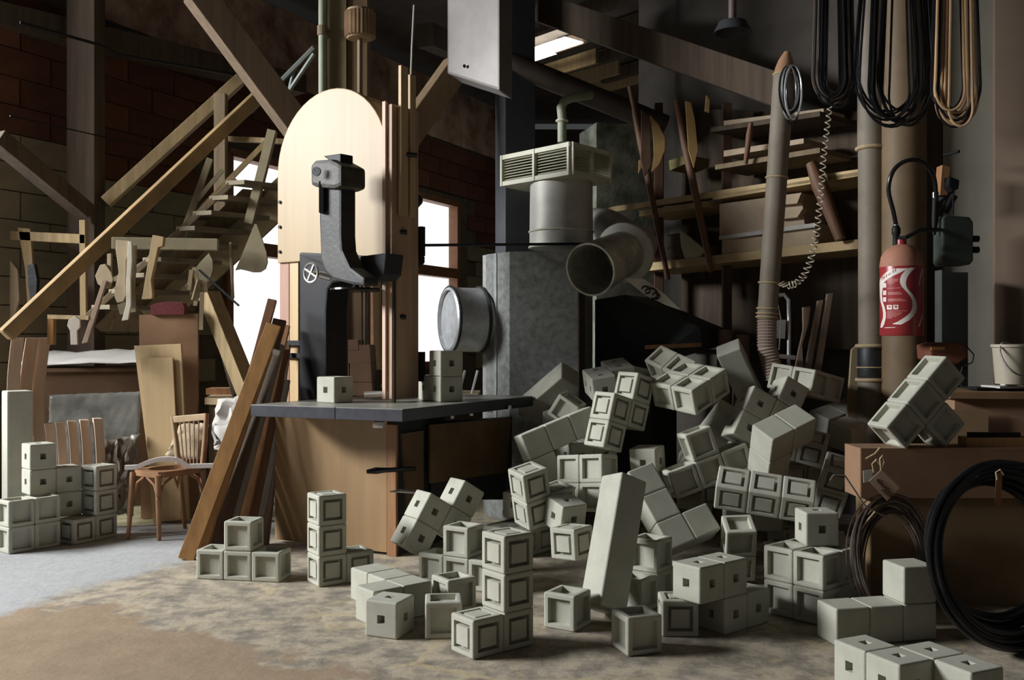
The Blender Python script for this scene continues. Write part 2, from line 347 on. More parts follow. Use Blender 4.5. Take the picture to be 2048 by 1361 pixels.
pat('leg_pattern', [(263,490),(272,490),(271,540),(268,580),(272,624),(240,630),(234,610),(262,600)], 7.05, .02, olive, 'plain straight pattern board behind the scroll-shaped pattern')
pat('bracket_pattern', [(305,470),(327,474),(325,492),(316,495),(302,560),(305,592),(303,598),(283,599),(285,590),(298,510)], 6.95, .05, timber_lt, 'chunky square wooden bracket leg hanging beside the scroll pattern')
pat('disc_pattern', [(200,530),(210,528),(222,545),(226,560),(219,575),(208,578),(195,568),(190,552)], 7.0, .02, mdf, 'small rounded wooden disc pattern above slanting stick')
pat('slanting_stick', [(205,560),(213,562),(175,685),(163,688)], 6.98, .03, mat('pinkish_stick', (.29, .2, .14), .8, .2, 6), 'pinkish slanting stick reaching down from small disc pattern')
pat('short_stick', [(214,508),(222,507),(222,575),(214,575)], 7.02, .025, mdf, 'short upright stick beside small disc pattern')
pat('round_head_pattern', [(137,640),(150,632),(160,640),(160,655),(154,662),(155,690),(141,690),(140,662),(134,652)], 6.9, .02, mat('pale_pinkish_board', (.42, .36, .29), .8, .15, 6), 'pale round-headed pattern standing behind white paper')
sf = empty('frame_saw', at(90, 700, 7.9), 'large wooden frame saw hanging on the block wall', 'saw'); sf.location.z = at(90, 640, 7.9).z
for pix in ([(20,462),(170,469),(170,488),(20,480)], [(158,440),(170,440),(172,640),(160,640)], [(35,455),(60,458),(66,540),(70,620),(55,620),(50,540)]):
    MB().poly(pix, 7.93, .04).build('frame_bar', timber_lt, sf, bev=.004)
MB().poly([(20,520),(35,540),(38,600),(26,640),(20,640)], 7.9, .03).build('handle', mdf, sf)
pat('tool_bundle', [(55,530),(68,528),(74,560),(72,600),(62,610),(56,570)], 7.86, .05, iron_gr, 'dark worn hand tool hanging on the frame saw', 'tool')
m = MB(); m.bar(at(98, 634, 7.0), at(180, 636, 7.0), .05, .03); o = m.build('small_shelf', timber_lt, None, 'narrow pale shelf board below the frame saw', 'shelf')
for px_, py_ in ((103, 634), (172, 636)): MB().bar(at(px_, py_+4, 7.0), at(px_, py_+62, 7.0), .05, .05).build('shelf_leg', wood_red, o) if 0 else None
pat('shelf_upright', [(95,632),(107,632),(106,690),(94,690)], 7.02, .05, wood_or, 'short orange upright carrying the narrow shelf board', 'post')
pat('broom_head', [(300,612),(315,606),(345,603),(365,606),(369,615),(369,629.5),(302,630.5)], 7.29, .09, mat('dark_red_bristles', (.12, .018, .02), .9, .3, 30), 'dark red bristle brush lying on top of the brown panel', 'brush')
MB().poly([(278,630),(396,628),(394,1038),(282,1038)], 7.32, .03).build('chipboard_sheet', mat('orange_brown_panel', (.235, .125, .055), .6, .15, 3), None, 'orange-brown chipboard panel standing behind the plywood sheets', 'panel')
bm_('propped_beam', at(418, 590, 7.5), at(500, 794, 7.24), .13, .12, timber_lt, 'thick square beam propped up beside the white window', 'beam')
bm_('dark_prop', at(436, 640, 7.66), at(478, 791, 7.5), .1, .05, timber_dk, 'dark board leaning behind the thick propped beam', 'board')
# bundle of thin offcuts and a file hanging
fb = empty('offcut_bundle', at(400, 640, 7.2), 'bundle of thin wooden offcuts tied and hanging from stair stringer', 'offcuts')
for a, b_ in (((383,540),(378,580)), ((392,545),(372,574)), ((397,560),(386,600)), ((402,560),(390,612)), ((404,585),(402,660)), ((388,535),(398,575)), ((410,560),(412,585))):
    MB().bar(at(*a, 7.2+random.uniform(-.03, .03)), at(*b_, 7.2), .03, .012).build('offcut', mdf, fb)
MB().bar(at(398, 540, 7.1), at(478, 612, 7.1), .018, .014).build('long_file', iron_gr, None, 'thin pointed rod sticking out from the offcut bundle', 'tool')
bm_('hanging_strip', at(461, 485, 7.3), at(466, 598, 7.3), .024, .012, timber, 'thin brown strip hanging in front of the white window', 'strip')
# ---------------------------------------------------------------- lumber, crate and chair at left
cr = empty('wooden_crate', (-3.4, 7.6, 0), 'long brown crate under white paper behind curved leg blanks', 'crate')
ca, cb = at(60, 745, 7.62), at(300, 722, 7.95); za = .62
MB().slab([V((ca.x, ca.y, .0)), V((cb.x, cb.y, .0)), V((cb.x, cb.y, ca.z)), V((ca.x, ca.y, ca.z))], (-.12, .26, 0)).build('crate_body', brownbd, cr)
MB().slab([V((ca.x, ca.y-.02, ca.z)), V((cb.x, cb.y-.02, ca.z)), V((cb.x-.12, cb.y+.28, ca.z+.01)), V((ca.x-.12, ca.y+.28, ca.z+.01))], (0, 0, .03)).build('crate_lid', brownbd, cr)
# crumpled paper sheet
def sheet(name, corners, nx, ny, amp, m, label, cat, seed=1, drop=0):
    rnd = random.Random(seed); A, B, Cc, D = [V(c) for c in corners]; vs = []; fs = []
    for j in range(ny+1):
        for i in range(nx+1):
            u, v = i/nx, j/ny; p = A.lerp(B, u).lerp(D.lerp(Cc, u), v); p = p+V((rnd.uniform(-amp, amp), rnd.uniform(-amp, amp), rnd.uniform(0, amp*1.6)))
            if drop: p.z -= drop*max(0, .22-v)**1.0
            vs.append(p)
    for j in range(ny):
        for i in range(nx): k = j*(nx+1)+i; fs.append((k, k+1, k+nx+2, k+nx+1))
    q = MB(); q.add(vs, fs); o = q.build(name, m, None, label, cat, smooth=True); md = o.modifiers.new('thick', 'SOLIDIFY'); md.thickness = .004
    return o
zt_ = ca.z+.05
sheet('paper_sheet', [V((ca.x-.05, ca.y-.05, zt_)), V((cb.x+.1, cb.y-.05, zt_)), V((cb.x-.05, cb.y+.25, zt_+.12)), V((ca.x-.17, ca.y+.25, zt_+.09))], 10, 6, .018, paper, 'large white paper sheet spread over the long brown crate', 'paper', 3)
MB().poly([(268,692),(362,688),(378,1040),(312,1046)], 7.22, .02, -.0005).build('plywood_sheet', mat('plywood_sheet_face', (.48, .34, .17), .5, .1, 2.5, axis=2), None, 'tall plywood sheet leaning against the long crate', 'plywood', bev=.002)
MB().poly([(280,716),(345,716),(362,1040),(306,1046)], 7.18, .018, -.0005).build('plywood_sheet', mat('plywood_sheet_face', (.48, .34, .17), .5, .1, 2.5, axis=2), None, 'shorter plywood sheet in front of the taller plywood sheet', 'plywood', bev=.002)
pl = sheet('plastic_film', [at(98, 930, 7.05), at(268, 1000, 7.1), at(284, 784, 7.3), at(98, 792, 7.15)], 26, 20, .004, plast, 'wrinkled grey plastic film draped below the brown crate', 'plastic film', 5)
pl2 = sheet('plastic_film', [at(195, 1035, 7.0), at(262, 1035, 7.05), at(278, 870, 7.15), at(200, 890, 7.1)], 12, 12, .02, mat('brown_dusty_film', (.22, .19, .15), .35, .3, 6, bump=.3, fine=9), 'brown dusty film bunched on the floor beside block wall', 'plastic film', 8)
blank = mat('pinkish_sawn_wood', (.52, .375, .27), .75, .15, 4, axis=2)
def curved_blank(x0, y0, x1, y1, wpx, d, bow, label):
    pts = []
    for i in range(9):
        t = i/8; pts.append((x0+(x1-x0)*t+bow*math.sin(math.pi*t), y0+(y1-y0)*t))
    L_ = pts; R_ = [(x+wpx, y) for x, y in pts]
    MB().poly(L_+R_[::-1], d, .10, .002).build('leg_blank', blank, None, label, 'wooden blank', 'sawn curved leg blanks', bev=.003)
for x0, x1, lb in ((23, 20, 'tall curved sawn wooden blank at outer end of its row'), (52, 40, 'tall curved sawn wooden blank between two others'), (76, 68, 'tall curved sawn wooden blank closest to the white paper')):
    curved_blank(x0, 676, x1, 900, 26, {23: 7.05, 52: 7.21, 76: 7.37}[x0], -8, lb)
for k, (x0, y0) in enumerate(((89, 848), (111, 846), (135, 843), (160, 841), (187, 838))):
    curved_blank(x0, y0, x0+2, 1010, 18, 6.75, 5, ['short sawn blank directly beside the tall blanks', 'short sawn blank second from the tall blanks', 'short sawn blank in the middle of its row', 'short sawn blank fourth from the tall blanks', 'short sawn blank nearest the plastic film'][k])
MB().box((-3.53, 6.78, .51), (.17, .17, 1.02), .7).build('concrete_bar', concrete, None, 'tall plain grey concrete bar standing behind the low block wall', 'concrete block', bev=.012)
# paper heap behind chair
sheet('crumpled_paper', [at(428, 900, 6.97), at(520, 880, 6.9), at(535, 797, 7.0), at(430, 800, 7.08)], 9, 8, .022, paper, 'crumpled white paper heaped behind the chair back', 'paper', 11)
sheet('crumpled_paper', [at(330, 915, 7.1), at(400, 925, 7.08), at(420, 850, 7.09), at(360, 855, 7.11)], 6, 6, .016, mat('yellowish_paper', (.52, .42, .28), .9, .1, 4), 'yellowish crumpled paper seen through the chair back', 'paper', 12)
sheet('crumpled_paper', [at(432, 905, 6.80), at(500, 895, 6.78), at(502, 850, 6.84), at(432, 852, 6.86)], 7, 5, .02, paper, 'torn white paper lying lower against the leaning slats', 'paper', 14)
bt = empty('work_bench', (-2.2, 7.6, 0), 'cluttered low bench behind the chair and slats', 'bench')
MB().slab([V((-2.345, 7.25, .94)), V((-1.885, 7.1, .94)), V((-2.0, 8.0, .94)), V((-2.5, 8.0, .94))], (0, 0, -.05)).build('bench_top', wood_lx, bt)
for p in (V((-2.29, 7.32, .94)), V((-1.95, 7.2, .94)), V((-2.1, 7.93, .94)), V((-2.42, 7.93, .94))):
    MB().bar(V((p.x, p.y, 0)), p-V((0, 0, .05)), .07, .07).build('leg', timber, bt)
MB().box((-2.28, 7.82, .965), (.42, .22, .05), .1).build('trestle_board', wood_red, None, 'reddish board lying on the low bench by window', 'board')
# chair
ch = empty('wooden_chair', (-2.42, 6.72, 0), 'brown bentwood chair with spindle back and open round seat', 'chair')
chw = mat('brown_chair_wood', (.25, .125, .058), .5, .25, 8); chl = mat('worn_pale_chair_wood', (.32, .22, .12), .55, .25, 8)
A_, B_, C_, D_ = V((-2.64, 6.62, .46)), V((-2.41, 6.47, .46)), V((-2.215, 6.80, .46)), V((-2.44, 6.95, .46))
ft = [fl(256, 1080), fl(318, 1082), fl(409, 1062), fl(370, 1058)]
for top, bot in zip((A_, B_, C_, D_), ft): MB().tube([bot, bot.lerp(top, .5), top], [.014, .019, .022], 10).build('leg', chw, ch, smooth=True)
cen = (A_+B_+C_+D_)/4
m = MB(); prof = []; n = 36
for j in range(n):
    a = 2*math.pi*j/n; e = 1.0/max(abs(math.cos(a)), abs(math.sin(a)))**.75
    ux = (B_-A_).normalized(); uy = (D_-A_).normalized()
    o1 = cen+ux*math.cos(a)*.17*e+uy*math.sin(a)*.20*e; i1 = cen+ux*math.cos(a)*.12+uy*math.sin(a)*.145
    m.v += [o1+V((0, 0, .018)), i1+V((0, 0, .018)), i1-V((0, 0, .022)), o1-V((0, 0, .022))]
for j in range(n):
    for k in range(4): m.f.append((j*4+k, j*4+(k+1) % 4, ((j+1) % n)*4+(k+1) % 4, ((j+1) % n)*4+k))
m.build('seat_ring', chw, ch, smooth=False)
for p, q in ((A_, B_), (B_, C_), (A_, D_), (C_, D_)):
    dr = (q-p).normalized(); pa = p-V((0, 0, .17))+(cen-p)*.02; pb = q-V((0, 0, .17))
    MB().tube([pa, pa+dr*.04+V((0, 0, .10)), pa+dr*.12+V((0, 0, .145))], .010, 8).build('bracket', chw, ch, smooth=True)
    MB().tube([pb, pb-dr*.04+V((0, 0, .10)), pb-dr*.12+V((0, 0, .145))], .010, 8).build('bracket', chw, ch, smooth=True)
tD, tC = at(345, 833, 7.02), at(413, 827, 6.86)
MB().tube([D_, D_.lerp(tD, .5)+V((0, .01, 0)), tD], [.022, .02, .016], 10).build('back_post', chl, ch, smooth=True)
MB().tube([C_, C_.lerp(tC, .5)+V((0, .01, 0)), tC], [.022, .02, .016], 10).build('back_post', chw, ch, smooth=True)
MB().bar(tD-V((0, 0, .025)), tC-V((0, 0, .025)), .022, .05).build('top_rail', chl, ch, bev=.006)
for k in range(5):
    t = .22+.14*k; MB().tube([D_.lerp(C_, t)+V((0, 0, .02)), tD.lerp(tC, t)-V((0, 0, .04))], .006, 6).build('spindle', chw, ch, smooth=True)
m = MB(); pts = []
for j in range(15):
    t = j/14; px_ = 250+178*t; py_ = 946-30*math.sin(math.pi*min(1, t*1.05))+22*max(0, t-.6)/.4; p = at(px_, py_+2, 6.62+.1*t); p.z = max(p.z, .492); pts.append(p)
for j in range(14): m.bar(pts[j], pts[j+1]+(pts[j+1]-pts[j])*.04, .035, .03)
m.build('curved_strip', mat('whitewashed_wood', (.62, .57, .53), .8, .08, 6), None, 'whitish curved wooden strip laid across the chair seat', 'wooden strip')
# leaning slats against the saw
slw = [wood_or, wood_red, wood_dk, mat('grey_brown_slat', (.23, .19, .155), .7, .2, 5, axis=2), mat('brown_slat', (.16, .07, .03), .5, .3, 5, axis=2)]
slats = [(372,1118,548,650,.10,.03,0,'wide orange slat outermost in the leaning bundle beside the chair'),(392,1108,552,700,.075,.03,3,'greyish slat just behind the wide orange slat'),
 (408,1104,545,600,.06,.04,4,'long brown slat reaching up beside the white window'),(430,1098,560,640,.09,.04,2,'dark slat in the middle of the leaning bundle'),
 (452,1095,562,690,.05,.04,3,'thin grey slat in middle of the leaning bundle'),(468,1090,566,650,.10,.05,1,'broad reddish slat leaning on the saw frame'),
 (492,1088,570,700,.07,.04,4,'brown slat leaning close to the plywood base'),(510,1090,572,760,.06,.03,3,'pale grey slat leaning nearest to the plywood base'),
 (530,1085,574,690,.05,.05,2,'dark narrow slat standing nearly upright by the base'),(400,1100,540,705,.04,.03,0,'short thin orange slat within the leaning bundle')]
for k, (x0, y0, x1, y1, wd, th, mi, lb) in enumerate(slats):
    yb = 5.95+.05*(k if k < 1 else 1 if k == 9 else k+1); ke = (y1-HOR)/FPX; zt2 = (CAMH-ke*yb)/(1+.28*ke); yt = yb+.28*zt2   # parallel leaning planes
    b0 = V(((x0-1024)*yb/FPX, yb, 0)); t0 = V(((x1-1024)*yt/FPX, yt, zt2)); th = min(th, .036)
    MB().bar(b0, t0, wd, th, (0, 1, 0)).build('slat', slw[mi], None, lb, 'slat', 'slats leaning on the saw', bev=.003)
# ---------------------------------------------------------------- band saw
ZT = .97
bs = empty('band_saw', (-.95, 6.3, 0), 'large old band saw with arched plywood wheel guard and iron table', 'band saw')
pA, pB = V((-1.703, 6.9, 0)), V((-.819, 6.25, 0)); du = (pB-pA).normalized(); dn = V((-du.y, du.x, 0)); W_ = (pB-pA).length
pts = [pA+V((0, 0, 1.94)), pB+V((0, 0, 1.94))]
for j in range(25):
    a = math.pi*j/24; pts.append(pA+du*(W_/2+W_/2*math.cos(a))+V((0, 0, 2.58+.54*math.sin(a))))
wg = MB().slab(pts, dn*.05).build('wheel_guard', mat('guard_plywood', (.34, .235, .11), .5, .10, 2.5, axis=2), bs, label='arched plywood guard', bev=.006)
for zz in (2.02, 2.2, 2.38):
    MB().lathe([(.012, 0), (.012, .012)], pA+du*.03+V((0, 0, zz))-dn*.011, dn, 10).build('screw', iron, wg)
mb = MB(); c0 = pA+du*W_/2
ring_ = [(c0+du*(W_/2-.01)*math.cos(math.pi*j/24)+V((0, 0, 2.58+.53*math.sin(math.pi*j/24)))) for j in range(25)]
for j in range(24): mb.slab([ring_[j]+dn*.05, ring_[j+1]+dn*.05, ring_[j+1]+dn*.3, ring_[j]+dn*.3], (0, 0, -.02))
mb.build('guard_rim', wood_lx, wg)
# wheel behind the guard
MB().ring(c0+dn*.16+V((0, 0, 2.5)), .5, .035, dn, 48, 8).build('upper_wheel', iron_gr, bs, smooth=True)
sb0 = pB+du*.0; 
MB().slab([sb0+V((0, 0, ZT+.02)), sb0+dn*.26+V((0, 0, ZT+.02)), sb0+dn*.26+V((0, 0, 2.93)), sb0+V((0, 0, 2.93))], du*.04).build('side_board', mat('pinkish_brown_board', (.46, .30, .19), .6, .18, 4, axis=2), bs, bev=.004)
MB().slab([sb0-du*.03+V((0, 0, ZT+.02)), sb0+V((0, 0, ZT+.02)), sb0+V((0, 0, 2.95)), sb0-du*.03+V((0, 0, 2.95))], dn*.05-dn*.07).build('edge_board', mat('pale_pinkish_edge', (.55, .38, .28), .6, .12, 4, axis=2), bs, bev=.003)
for o_, z1, wd in ((.05, 3.19, .07), (.14, 3.15, .055)):
    q = sb0+du*.05+dn*o_; MB().slab([q+V((0, 0, 2.2)), q+dn*wd+V((0, 0, 2.2)), q+dn*wd+V((0, 0, z1)), q+V((0, 0, z1))], du*.025).build('plank', wood_l, bs, bev=.003)
for q, s_ in (((808, 308), .05), ((787, 462), .03), ((785, 632), .03)):
    p = at(*q, 6.3); MB().tube([p-V((.05, 0, 0)), p+V((.09, 0, -.01))], .016, 8).build('latch', iron_gr, bs, smooth=True)
for zz in (1.2, 2.05): MB().box(sb0+dn*.28+du*.04+V((0, 0, zz)), (.05, .04, .2), math.atan2(du.y, du.x)).build('hinge', iron, bs)
for q in ((828, 400), (832, 520)):
    p = at(*q, 6.55); MB().lathe([(.02, -.05), (.05, -.03), (.055, .03), (.02, .06)], p, (1, .1, 0), 8).build('wing_nut', iron, bs)
lp = pA+dn*.02
MB().slab([lp+V((0, 0, .9)), lp+du*.10+V((0, 0, .9)), lp+du*.10+V((0, 0, 1.95)), lp+V((0, 0, 1.95))], dn*.08).build('left_post', mat('pinkish_red_board', (.36, .20, .14), .6, .2, 4, axis=2), bs, bev=.004)
q = lp+du*.11; MB().slab([q+V((0, 0, .9)), q+du*.09+V((0, 0, .9)), q+du*.09+V((0, 0, 1.94)), q+V((0, 0, 1.94))], dn*.03).build('yellow_strip', wood_ply, bs)
for zz in (1.27, 1.36): MB().box(q+du*.06+V((0, 0, zz))-dn*.02, (.17, .03, .035), math.atan2(du.y, du.x)).build('clamp', iron, bs)
fr = [(598, 812), (598, 505), (745, 512), (745, 560), (700, 562), (665, 566), (655, 580), (652, 620), (652, 812)]
MB().poly(fr, 6.72, .2, -.003, 598).build('frame_casting', iron, bs, label='black iron frame', bev=.015)
MB().poly([(655, 570), (690, 562), (690, 628), (668, 640), (655, 620)], 6.75, .1, 0).build('motor_cover', mat('blue_grey_paint', (.10, .125, .135), .55, .15, 6), bs, bev=.01)
MB().poly([(720, 513), (772, 506), (768, 548), (756, 560), (722, 562)], 6.15, .18, -.002, 720).build('blade_guard', darkm, bs, bev=.006)
arm = [(638, 375), (640, 345), (682, 345), (682, 470), (684, 500), (700, 535), (728, 556), (728, 572), (705, 570), (668, 560), (650, 545), (641, 520), (638, 440)]
ga = MB().poly(arm, 6.14, .12, -.003, 640).build('guide_arm', mat('dusty_black_casting', (.010, .011, .012), .6, .3, 5, col2=(.045, .042, .035), bump=.25, fine=40), bs, bev=.018)
MB().poly([(620, 330), (630, 320), (660, 318), (682, 330), (682, 372), (668, 378), (640, 376), (621, 372)], 6.08, .2, -.003, 640).build('arm_head', mat('dusty_iron', (.05, .044, .034), .6, .5, 9, metal=.0, bump=.3, fine=40), bs, bev=.025)
MB().poly([(646, 312), (681, 307), (681, 330), (660, 322)], 6.16, .1, -.003, 640).build('arm_cap', iron, ga, bev=.006)
MB().lathe([(.03, -.012), (.03, 0)], at(632, 343, 6.02), (-.35, -1, 0), 14).build('bolt_plate', iron_gr, ga)
MB().box(at(644, 395, 6.1), (.03, .05, .2)).build('slot', iron, ga)
hc = at(622, 546, 6.2); hx = V((-.55, -.83, 0)).normalized()
hw = MB().ring(hc, .062, .008, hx, 32, 8).build('hand_wheel', steel, bs, smooth=True)
ux = hx.cross(V((0, 0, 1))).normalized()
for k in range(4):
    a = k*math.pi/2+.5; MB().bar(hc, hc+(ux*math.cos(a)+V((0, 0, 1))*math.sin(a))*.06, .014, .01).build('wheel_spoke', steel, hw)
MB().tube([hc, hc-hx*.12], .014, 8).build('wheel_shaft', steel, hw, smooth=True)
MB().tube([at(640, 550, 6.1), at(662, 556, 6.1)], .022, 10).build('clamp_knob', steel, bs, smooth=True)
dc = at(712, 580, 6.2)
aw = MB().lathe([(.02, .015), (.10, .01), (.165, .008), (.168, -.004), (.14, -.012), (.02, -.012)], dc, (0, 0, 1), 36).build('adjusting_wheel', black, bs, smooth=True)
MB().tube([dc, dc+V((0, 0, .16))], .02, 10).build('wheel_spindle', iron, aw, smooth=True)
for dx in (12, 20): MB().tube([at(712+dx, 560, 6.3), at(712+dx, 690, 6.5)], .006, 6).build('guide_rod', iron, bs, smooth=True)
MB().slab([V((-.775, 6.22, ZT-.05)), V((-.765, 6.245, ZT-.05)), V((-.765, 6.245, 1.9)), V((-.775, 6.22, 1.9))], (.002, -.001, 0)).build('saw_blade', iron_gr, bs)
MB().bar(V((-.775, 6.2, ZT)), V((-.775, 6.2, 1.25)), .016, .02).build('blade_sleeve', mat('rusty_steel', (.11, .07, .05), .6, .3, 10, metal=.3), bs)
# table
Ct = V((-.645, 5.6, 0)); u1 = V((-.92, .39, 0)); u2 = V((.5, .866, 0)); La, Lb = 1.1, 1.6
ttop = mat('worn_iron_table_top', (.34, .34, .29), .38, .22, 5, metal=.35); tside = mat('dark_iron_table_side', (.045, .046, .055), .45, .3, 12, metal=.3)
def tq(a0, a1, b0, b1, z): return [Ct+u1*a+u2*b+V((0, 0, z)) for a, b in ((a0, b0), (a1, b0), (a1, b1), (a0, b1))]
ta = MB().slab(tq(0, .468, 0, Lb, ZT-.075), (0, 0, .073)).build('saw_table', tside, bs, label='dark iron table edge', bev=.003)
tb = MB().slab(tq(.472, La, 0, Lb, ZT-.075), (0, 0, .073)).build('saw_table', tside, bs, label='dark iron table edge', bev=.003)
MB().slab(tq(.002, .467, .002, Lb-.002, ZT-.003), (0, 0, .003)).build('table_surface', ttop, ta)
MB().slab(tq(.473, La-.002, .002, Lb-.002, ZT-.003), (0, 0, .003)).build('table_surface', ttop, tb)
# base
bA, bB = V((-1.617, 6.48, 0)), V((-.80, 6.07, 0)); bd = (bB-bA).normalized(); bn = V((-bd.y, bd.x, 0))
baseply = mat('base_plywood', (.34, .215, .105), .4, .12, 2.5, axis=2)
MB().slab([bA+V((0, 0, .02)), bB+V((0, 0, .02)), bB+V((0, 0, .86)), bA+V((0, 0, .86))], bn*.025).build('base_panel', baseply, bs, bev=.003)
MB().slab([bB+V((0, 0, 0)), bB+bd*.07, bB+bd*.07+V((0, 0, .84)), bB+V((0, 0, .84))], bn*.08).build('base_post', wood_red, bs, bev=.004)
c2 = bB+bd*.07
MB().slab([c2+bn*.02, c2+bn*.6, c2+bn*.6+V((0, 0, .86)), c2+bn*.02+V((0, 0, .86))], bd*-.03).build('base_shade_sheet', darkm, bs)  # dark sheet in place of the shadowed opening in the base
MB().slab([c2+bn*.12+V((0, 0, .2)), c2+bn*.3+V((0, 0, .2)), c2+bn*.3+V((0, 0, .78)), c2+bn*.05+V((0, 0, .78))], bd*.02).build('gusset', brownbd, bs)
MB().poly([(862, 850), (1022, 836), (1014, 945), (862, 968)], 6.3, .025, .0036, 862).build('side_panel', mat('stained_brown_panel', (.145, .088, .04), .65, .3, 5), bs, bev=.003)
for q in ((815, 600),): pass
MB().slab([at(862, 1000, 6.35), at(1010, 1000, 6.9), at(1010, 840, 6.9), at(862, 850, 6.35)], (.05, .3, 0)).build('shade_void_slab', darkm, bs)  # dark slab standing in for the shaded void behind the side panel
p = at(765, 941, 5.9); MB().tube([at(733, 944, 5.88), at(752, 942, 5.9), at(770, 941, 5.93), at(830, 938, 6.1)], [.012, .022, .016, .014], 10).build('lever', black, bs, smooth=True)
MB().tube([at(779, 984, 5.95), at(800, 983, 5.98), at(835, 986, 6.05)], [.004, .012, .01], 8).build('lever', steel, bs, smooth=True)
MB().box(at(757, 850, 5.75), (.06, .06, .035)).build('table_clip', paper, bs)
for k in range(4): MB().lathe([(.014, 0), (.014, .03)], at(905+k*38, 838-k*6, 6.35+.1*k), (0, 0, 1), 8).build('table_bolt', steel, bs)
# ribbed tension knob on top
kc = at(720, 78, 6.6)
m = MB(); seg = 40
m.lathe([(.085, 0), (.1, .02), (.1, .17), (.09, .2)], kc, (0, 0, 1), 24)
for j in range(24):
    a = 2*math.pi*j/24; m.bar(kc+V((math.cos(a)*.1, math.sin(a)*.1, .01)), kc+V((math.cos(a)*.1, math.sin(a)*.1, .18)), .014, .014)
m.build('ribbed_knob', mat('dusty_brown_ribbed', (.3, .2, .11), .8, .2, 8), bs)
MB().tube([kc, V((kc.x, kc.y, 3.05))], .018, 8).build('tension_rod', timber, bs, smooth=True)
# post and pipe behind the saw
p0 = at(694, 0, 8.25); pst = empty('dusty_post', (p0.x, p0.y, 0), 'thick dusty post rising behind the arched saw guard', 'post')
MB().box((p0.x-.07, p0.y, 2.65), (.16, .2, 5.3)).build('post_half', mat('olive_lit_post', (.235, .195, .105), .85, .2, 5, axis=2), pst)  # paler olive half has the post's lit side put into its colour
MB().box((p0.x+.1, p0.y+.03, 2.65), (.17, .2, 5.3)).build('post_half', mat('brown_dusty_post', (.17, .105, .055), .85, .25, 5, axis=2), pst)
p1 = at(645, 0, 8.1); gp = empty('green_pipe', (p1.x, p1.y, 2.6), 'pale green pipe fixed beside the thick dusty post', 'pipe')
MB().tube([(p1.x, p1.y, 2.6), (p1.x, p1.y, 5.3)], .034, 12).build('pipe', greenp, gp, smooth=True)
zc = at(647, 62, 8.1).z; MB().lathe([(.045, -.04), (.045, .04)], (p1.x, p1.y, zc), seg=14).build('pipe_clip', timber, gp)
MB().tube([at(828, 10, 7.2), at(824, 90, 7.2), at(818, 252, 7.2)], .008, 6).build('rope', mat('grey_rope', (.4, .37, .32), .9, .15, 30), None, 'thin grey rope hanging beside the saw boards', 'rope', smooth=True)
# things behind / on the saw table
bk = mat('brown_block_wood', (.14, .072, .038), .7, .25, 5)
for k, (x0, y0, x1, y1, d) in enumerate(((655, 680, 718, 702, 7.5), (655, 702, 742, 728, 7.5), (655, 728, 700, 800, 7.5), (700, 728, 744, 765, 7.48), (700, 766, 746, 792, 7.46), (718, 690, 741, 703, 7.5))):
    MB().poly([(x0, y1), (x1, y1), (x1-2, y0), (x0, y0)], d, .3).build('wood_block', bk, None, ['flat brown board on top of the stacked blocks', 'long brown board second in the stacked blocks', 'tall brown block beside the black saw frame', 'square brown block under the long brown board', 'brown block at bottom of stack near table', 'small brown block at upper corner of stack'][k]+' behind saw', 'wood block', 'brown blocks stacked behind the saw', bev=.004)
MB().slab([at(650, 812, 7.45), at(750, 812, 7.45), at(750, 800, 7.9), at(650, 800, 7.9)], (0, 0, -.06)).build('rear_shelf', timber, None, 'dusty shelf board carrying brown blocks behind the saw', 'shelf')
for q in ((660, 815), (742, 815)):
    p = at(*q, 7.6); MB().bar(V((p.x, p.y, 0)), V((p.x, p.y, p.z-.02)), .06, .06).build('shelf_post', timber, None, 'dusty support post below the shelf behind saw', 'post', 'rear shelf posts')
vb = empty('bench_vice', at(815, 790, 7.62), 'dark rusty vice standing behind the saw table', 'vice')
for pts in ([(795, 706), (843, 708), (845, 714), (830, 722), (826, 735), (808, 735), (796, 722)], [(818, 730), (834, 730), (834, 790), (818, 790)], [(760, 770), (840, 768), (840, 788), (762, 790)]):
    MB().poly(pts, 7.62, .14).build('vice_part', mat('rusty_dark_iron', (.07, .05, .042), .55, .4, 9, metal=.4), vb, bev=.006)
MB().ring(at(828, 750, 7.57), .045, .012, (0, 1, .1), 24, 8).build('vice_wheel', galv, vb, smooth=True)
MB().bar(at(762, 775, 7.59), at(795, 725, 7.59), .03, .015).build('vice_lever', galv, vb)
MB().slab([at(728, 796, 6.45), at(836, 789, 6.6), at(836, 786, 6.75), at(728, 789, 6.62)], (0, 0, .02)).build('steel_rule', mat('white_steel', (.7, .7, .68), .4, .05, 5), None, 'white steel straightedge lying on the saw table', 'straightedge')
for x, lb in ((955, 'slim steel rod leaning behind the three holed cubes'), (930, 'short steel bracket standing behind the three holed cubes')):
    MB().tube([at(x-12, 789.5, 7.68), at(x, 742, 7.8)], .01, 8).build('steel_rod', galv, None, lb, 'rod', smooth=True)
MB().slab([V((-1.04, 7.56, .945)), V((-.275, 7.56, .945)), V((-.275, 8.3, .945)), V((-1.04, 8.3, .945))], (0, 0, -.05)).build('side_bench_top', wood_lx, None, 'bench top behind the saw table below white window', 'bench')
MB().poly([(745, 560), (760, 560), (762, 740), (748, 740)], 8.6, .06).build('yellow_board', wood_ply, None, 'narrow yellow board upright against the white window', 'board')
MB().tube([at(825, 491, 7.0), at(1170, 488, 7.35)], .011, 8).build('tie_rod', iron_gr, None, 'thin horizontal rod between saw and grey extractor', 'rod', smooth=True)
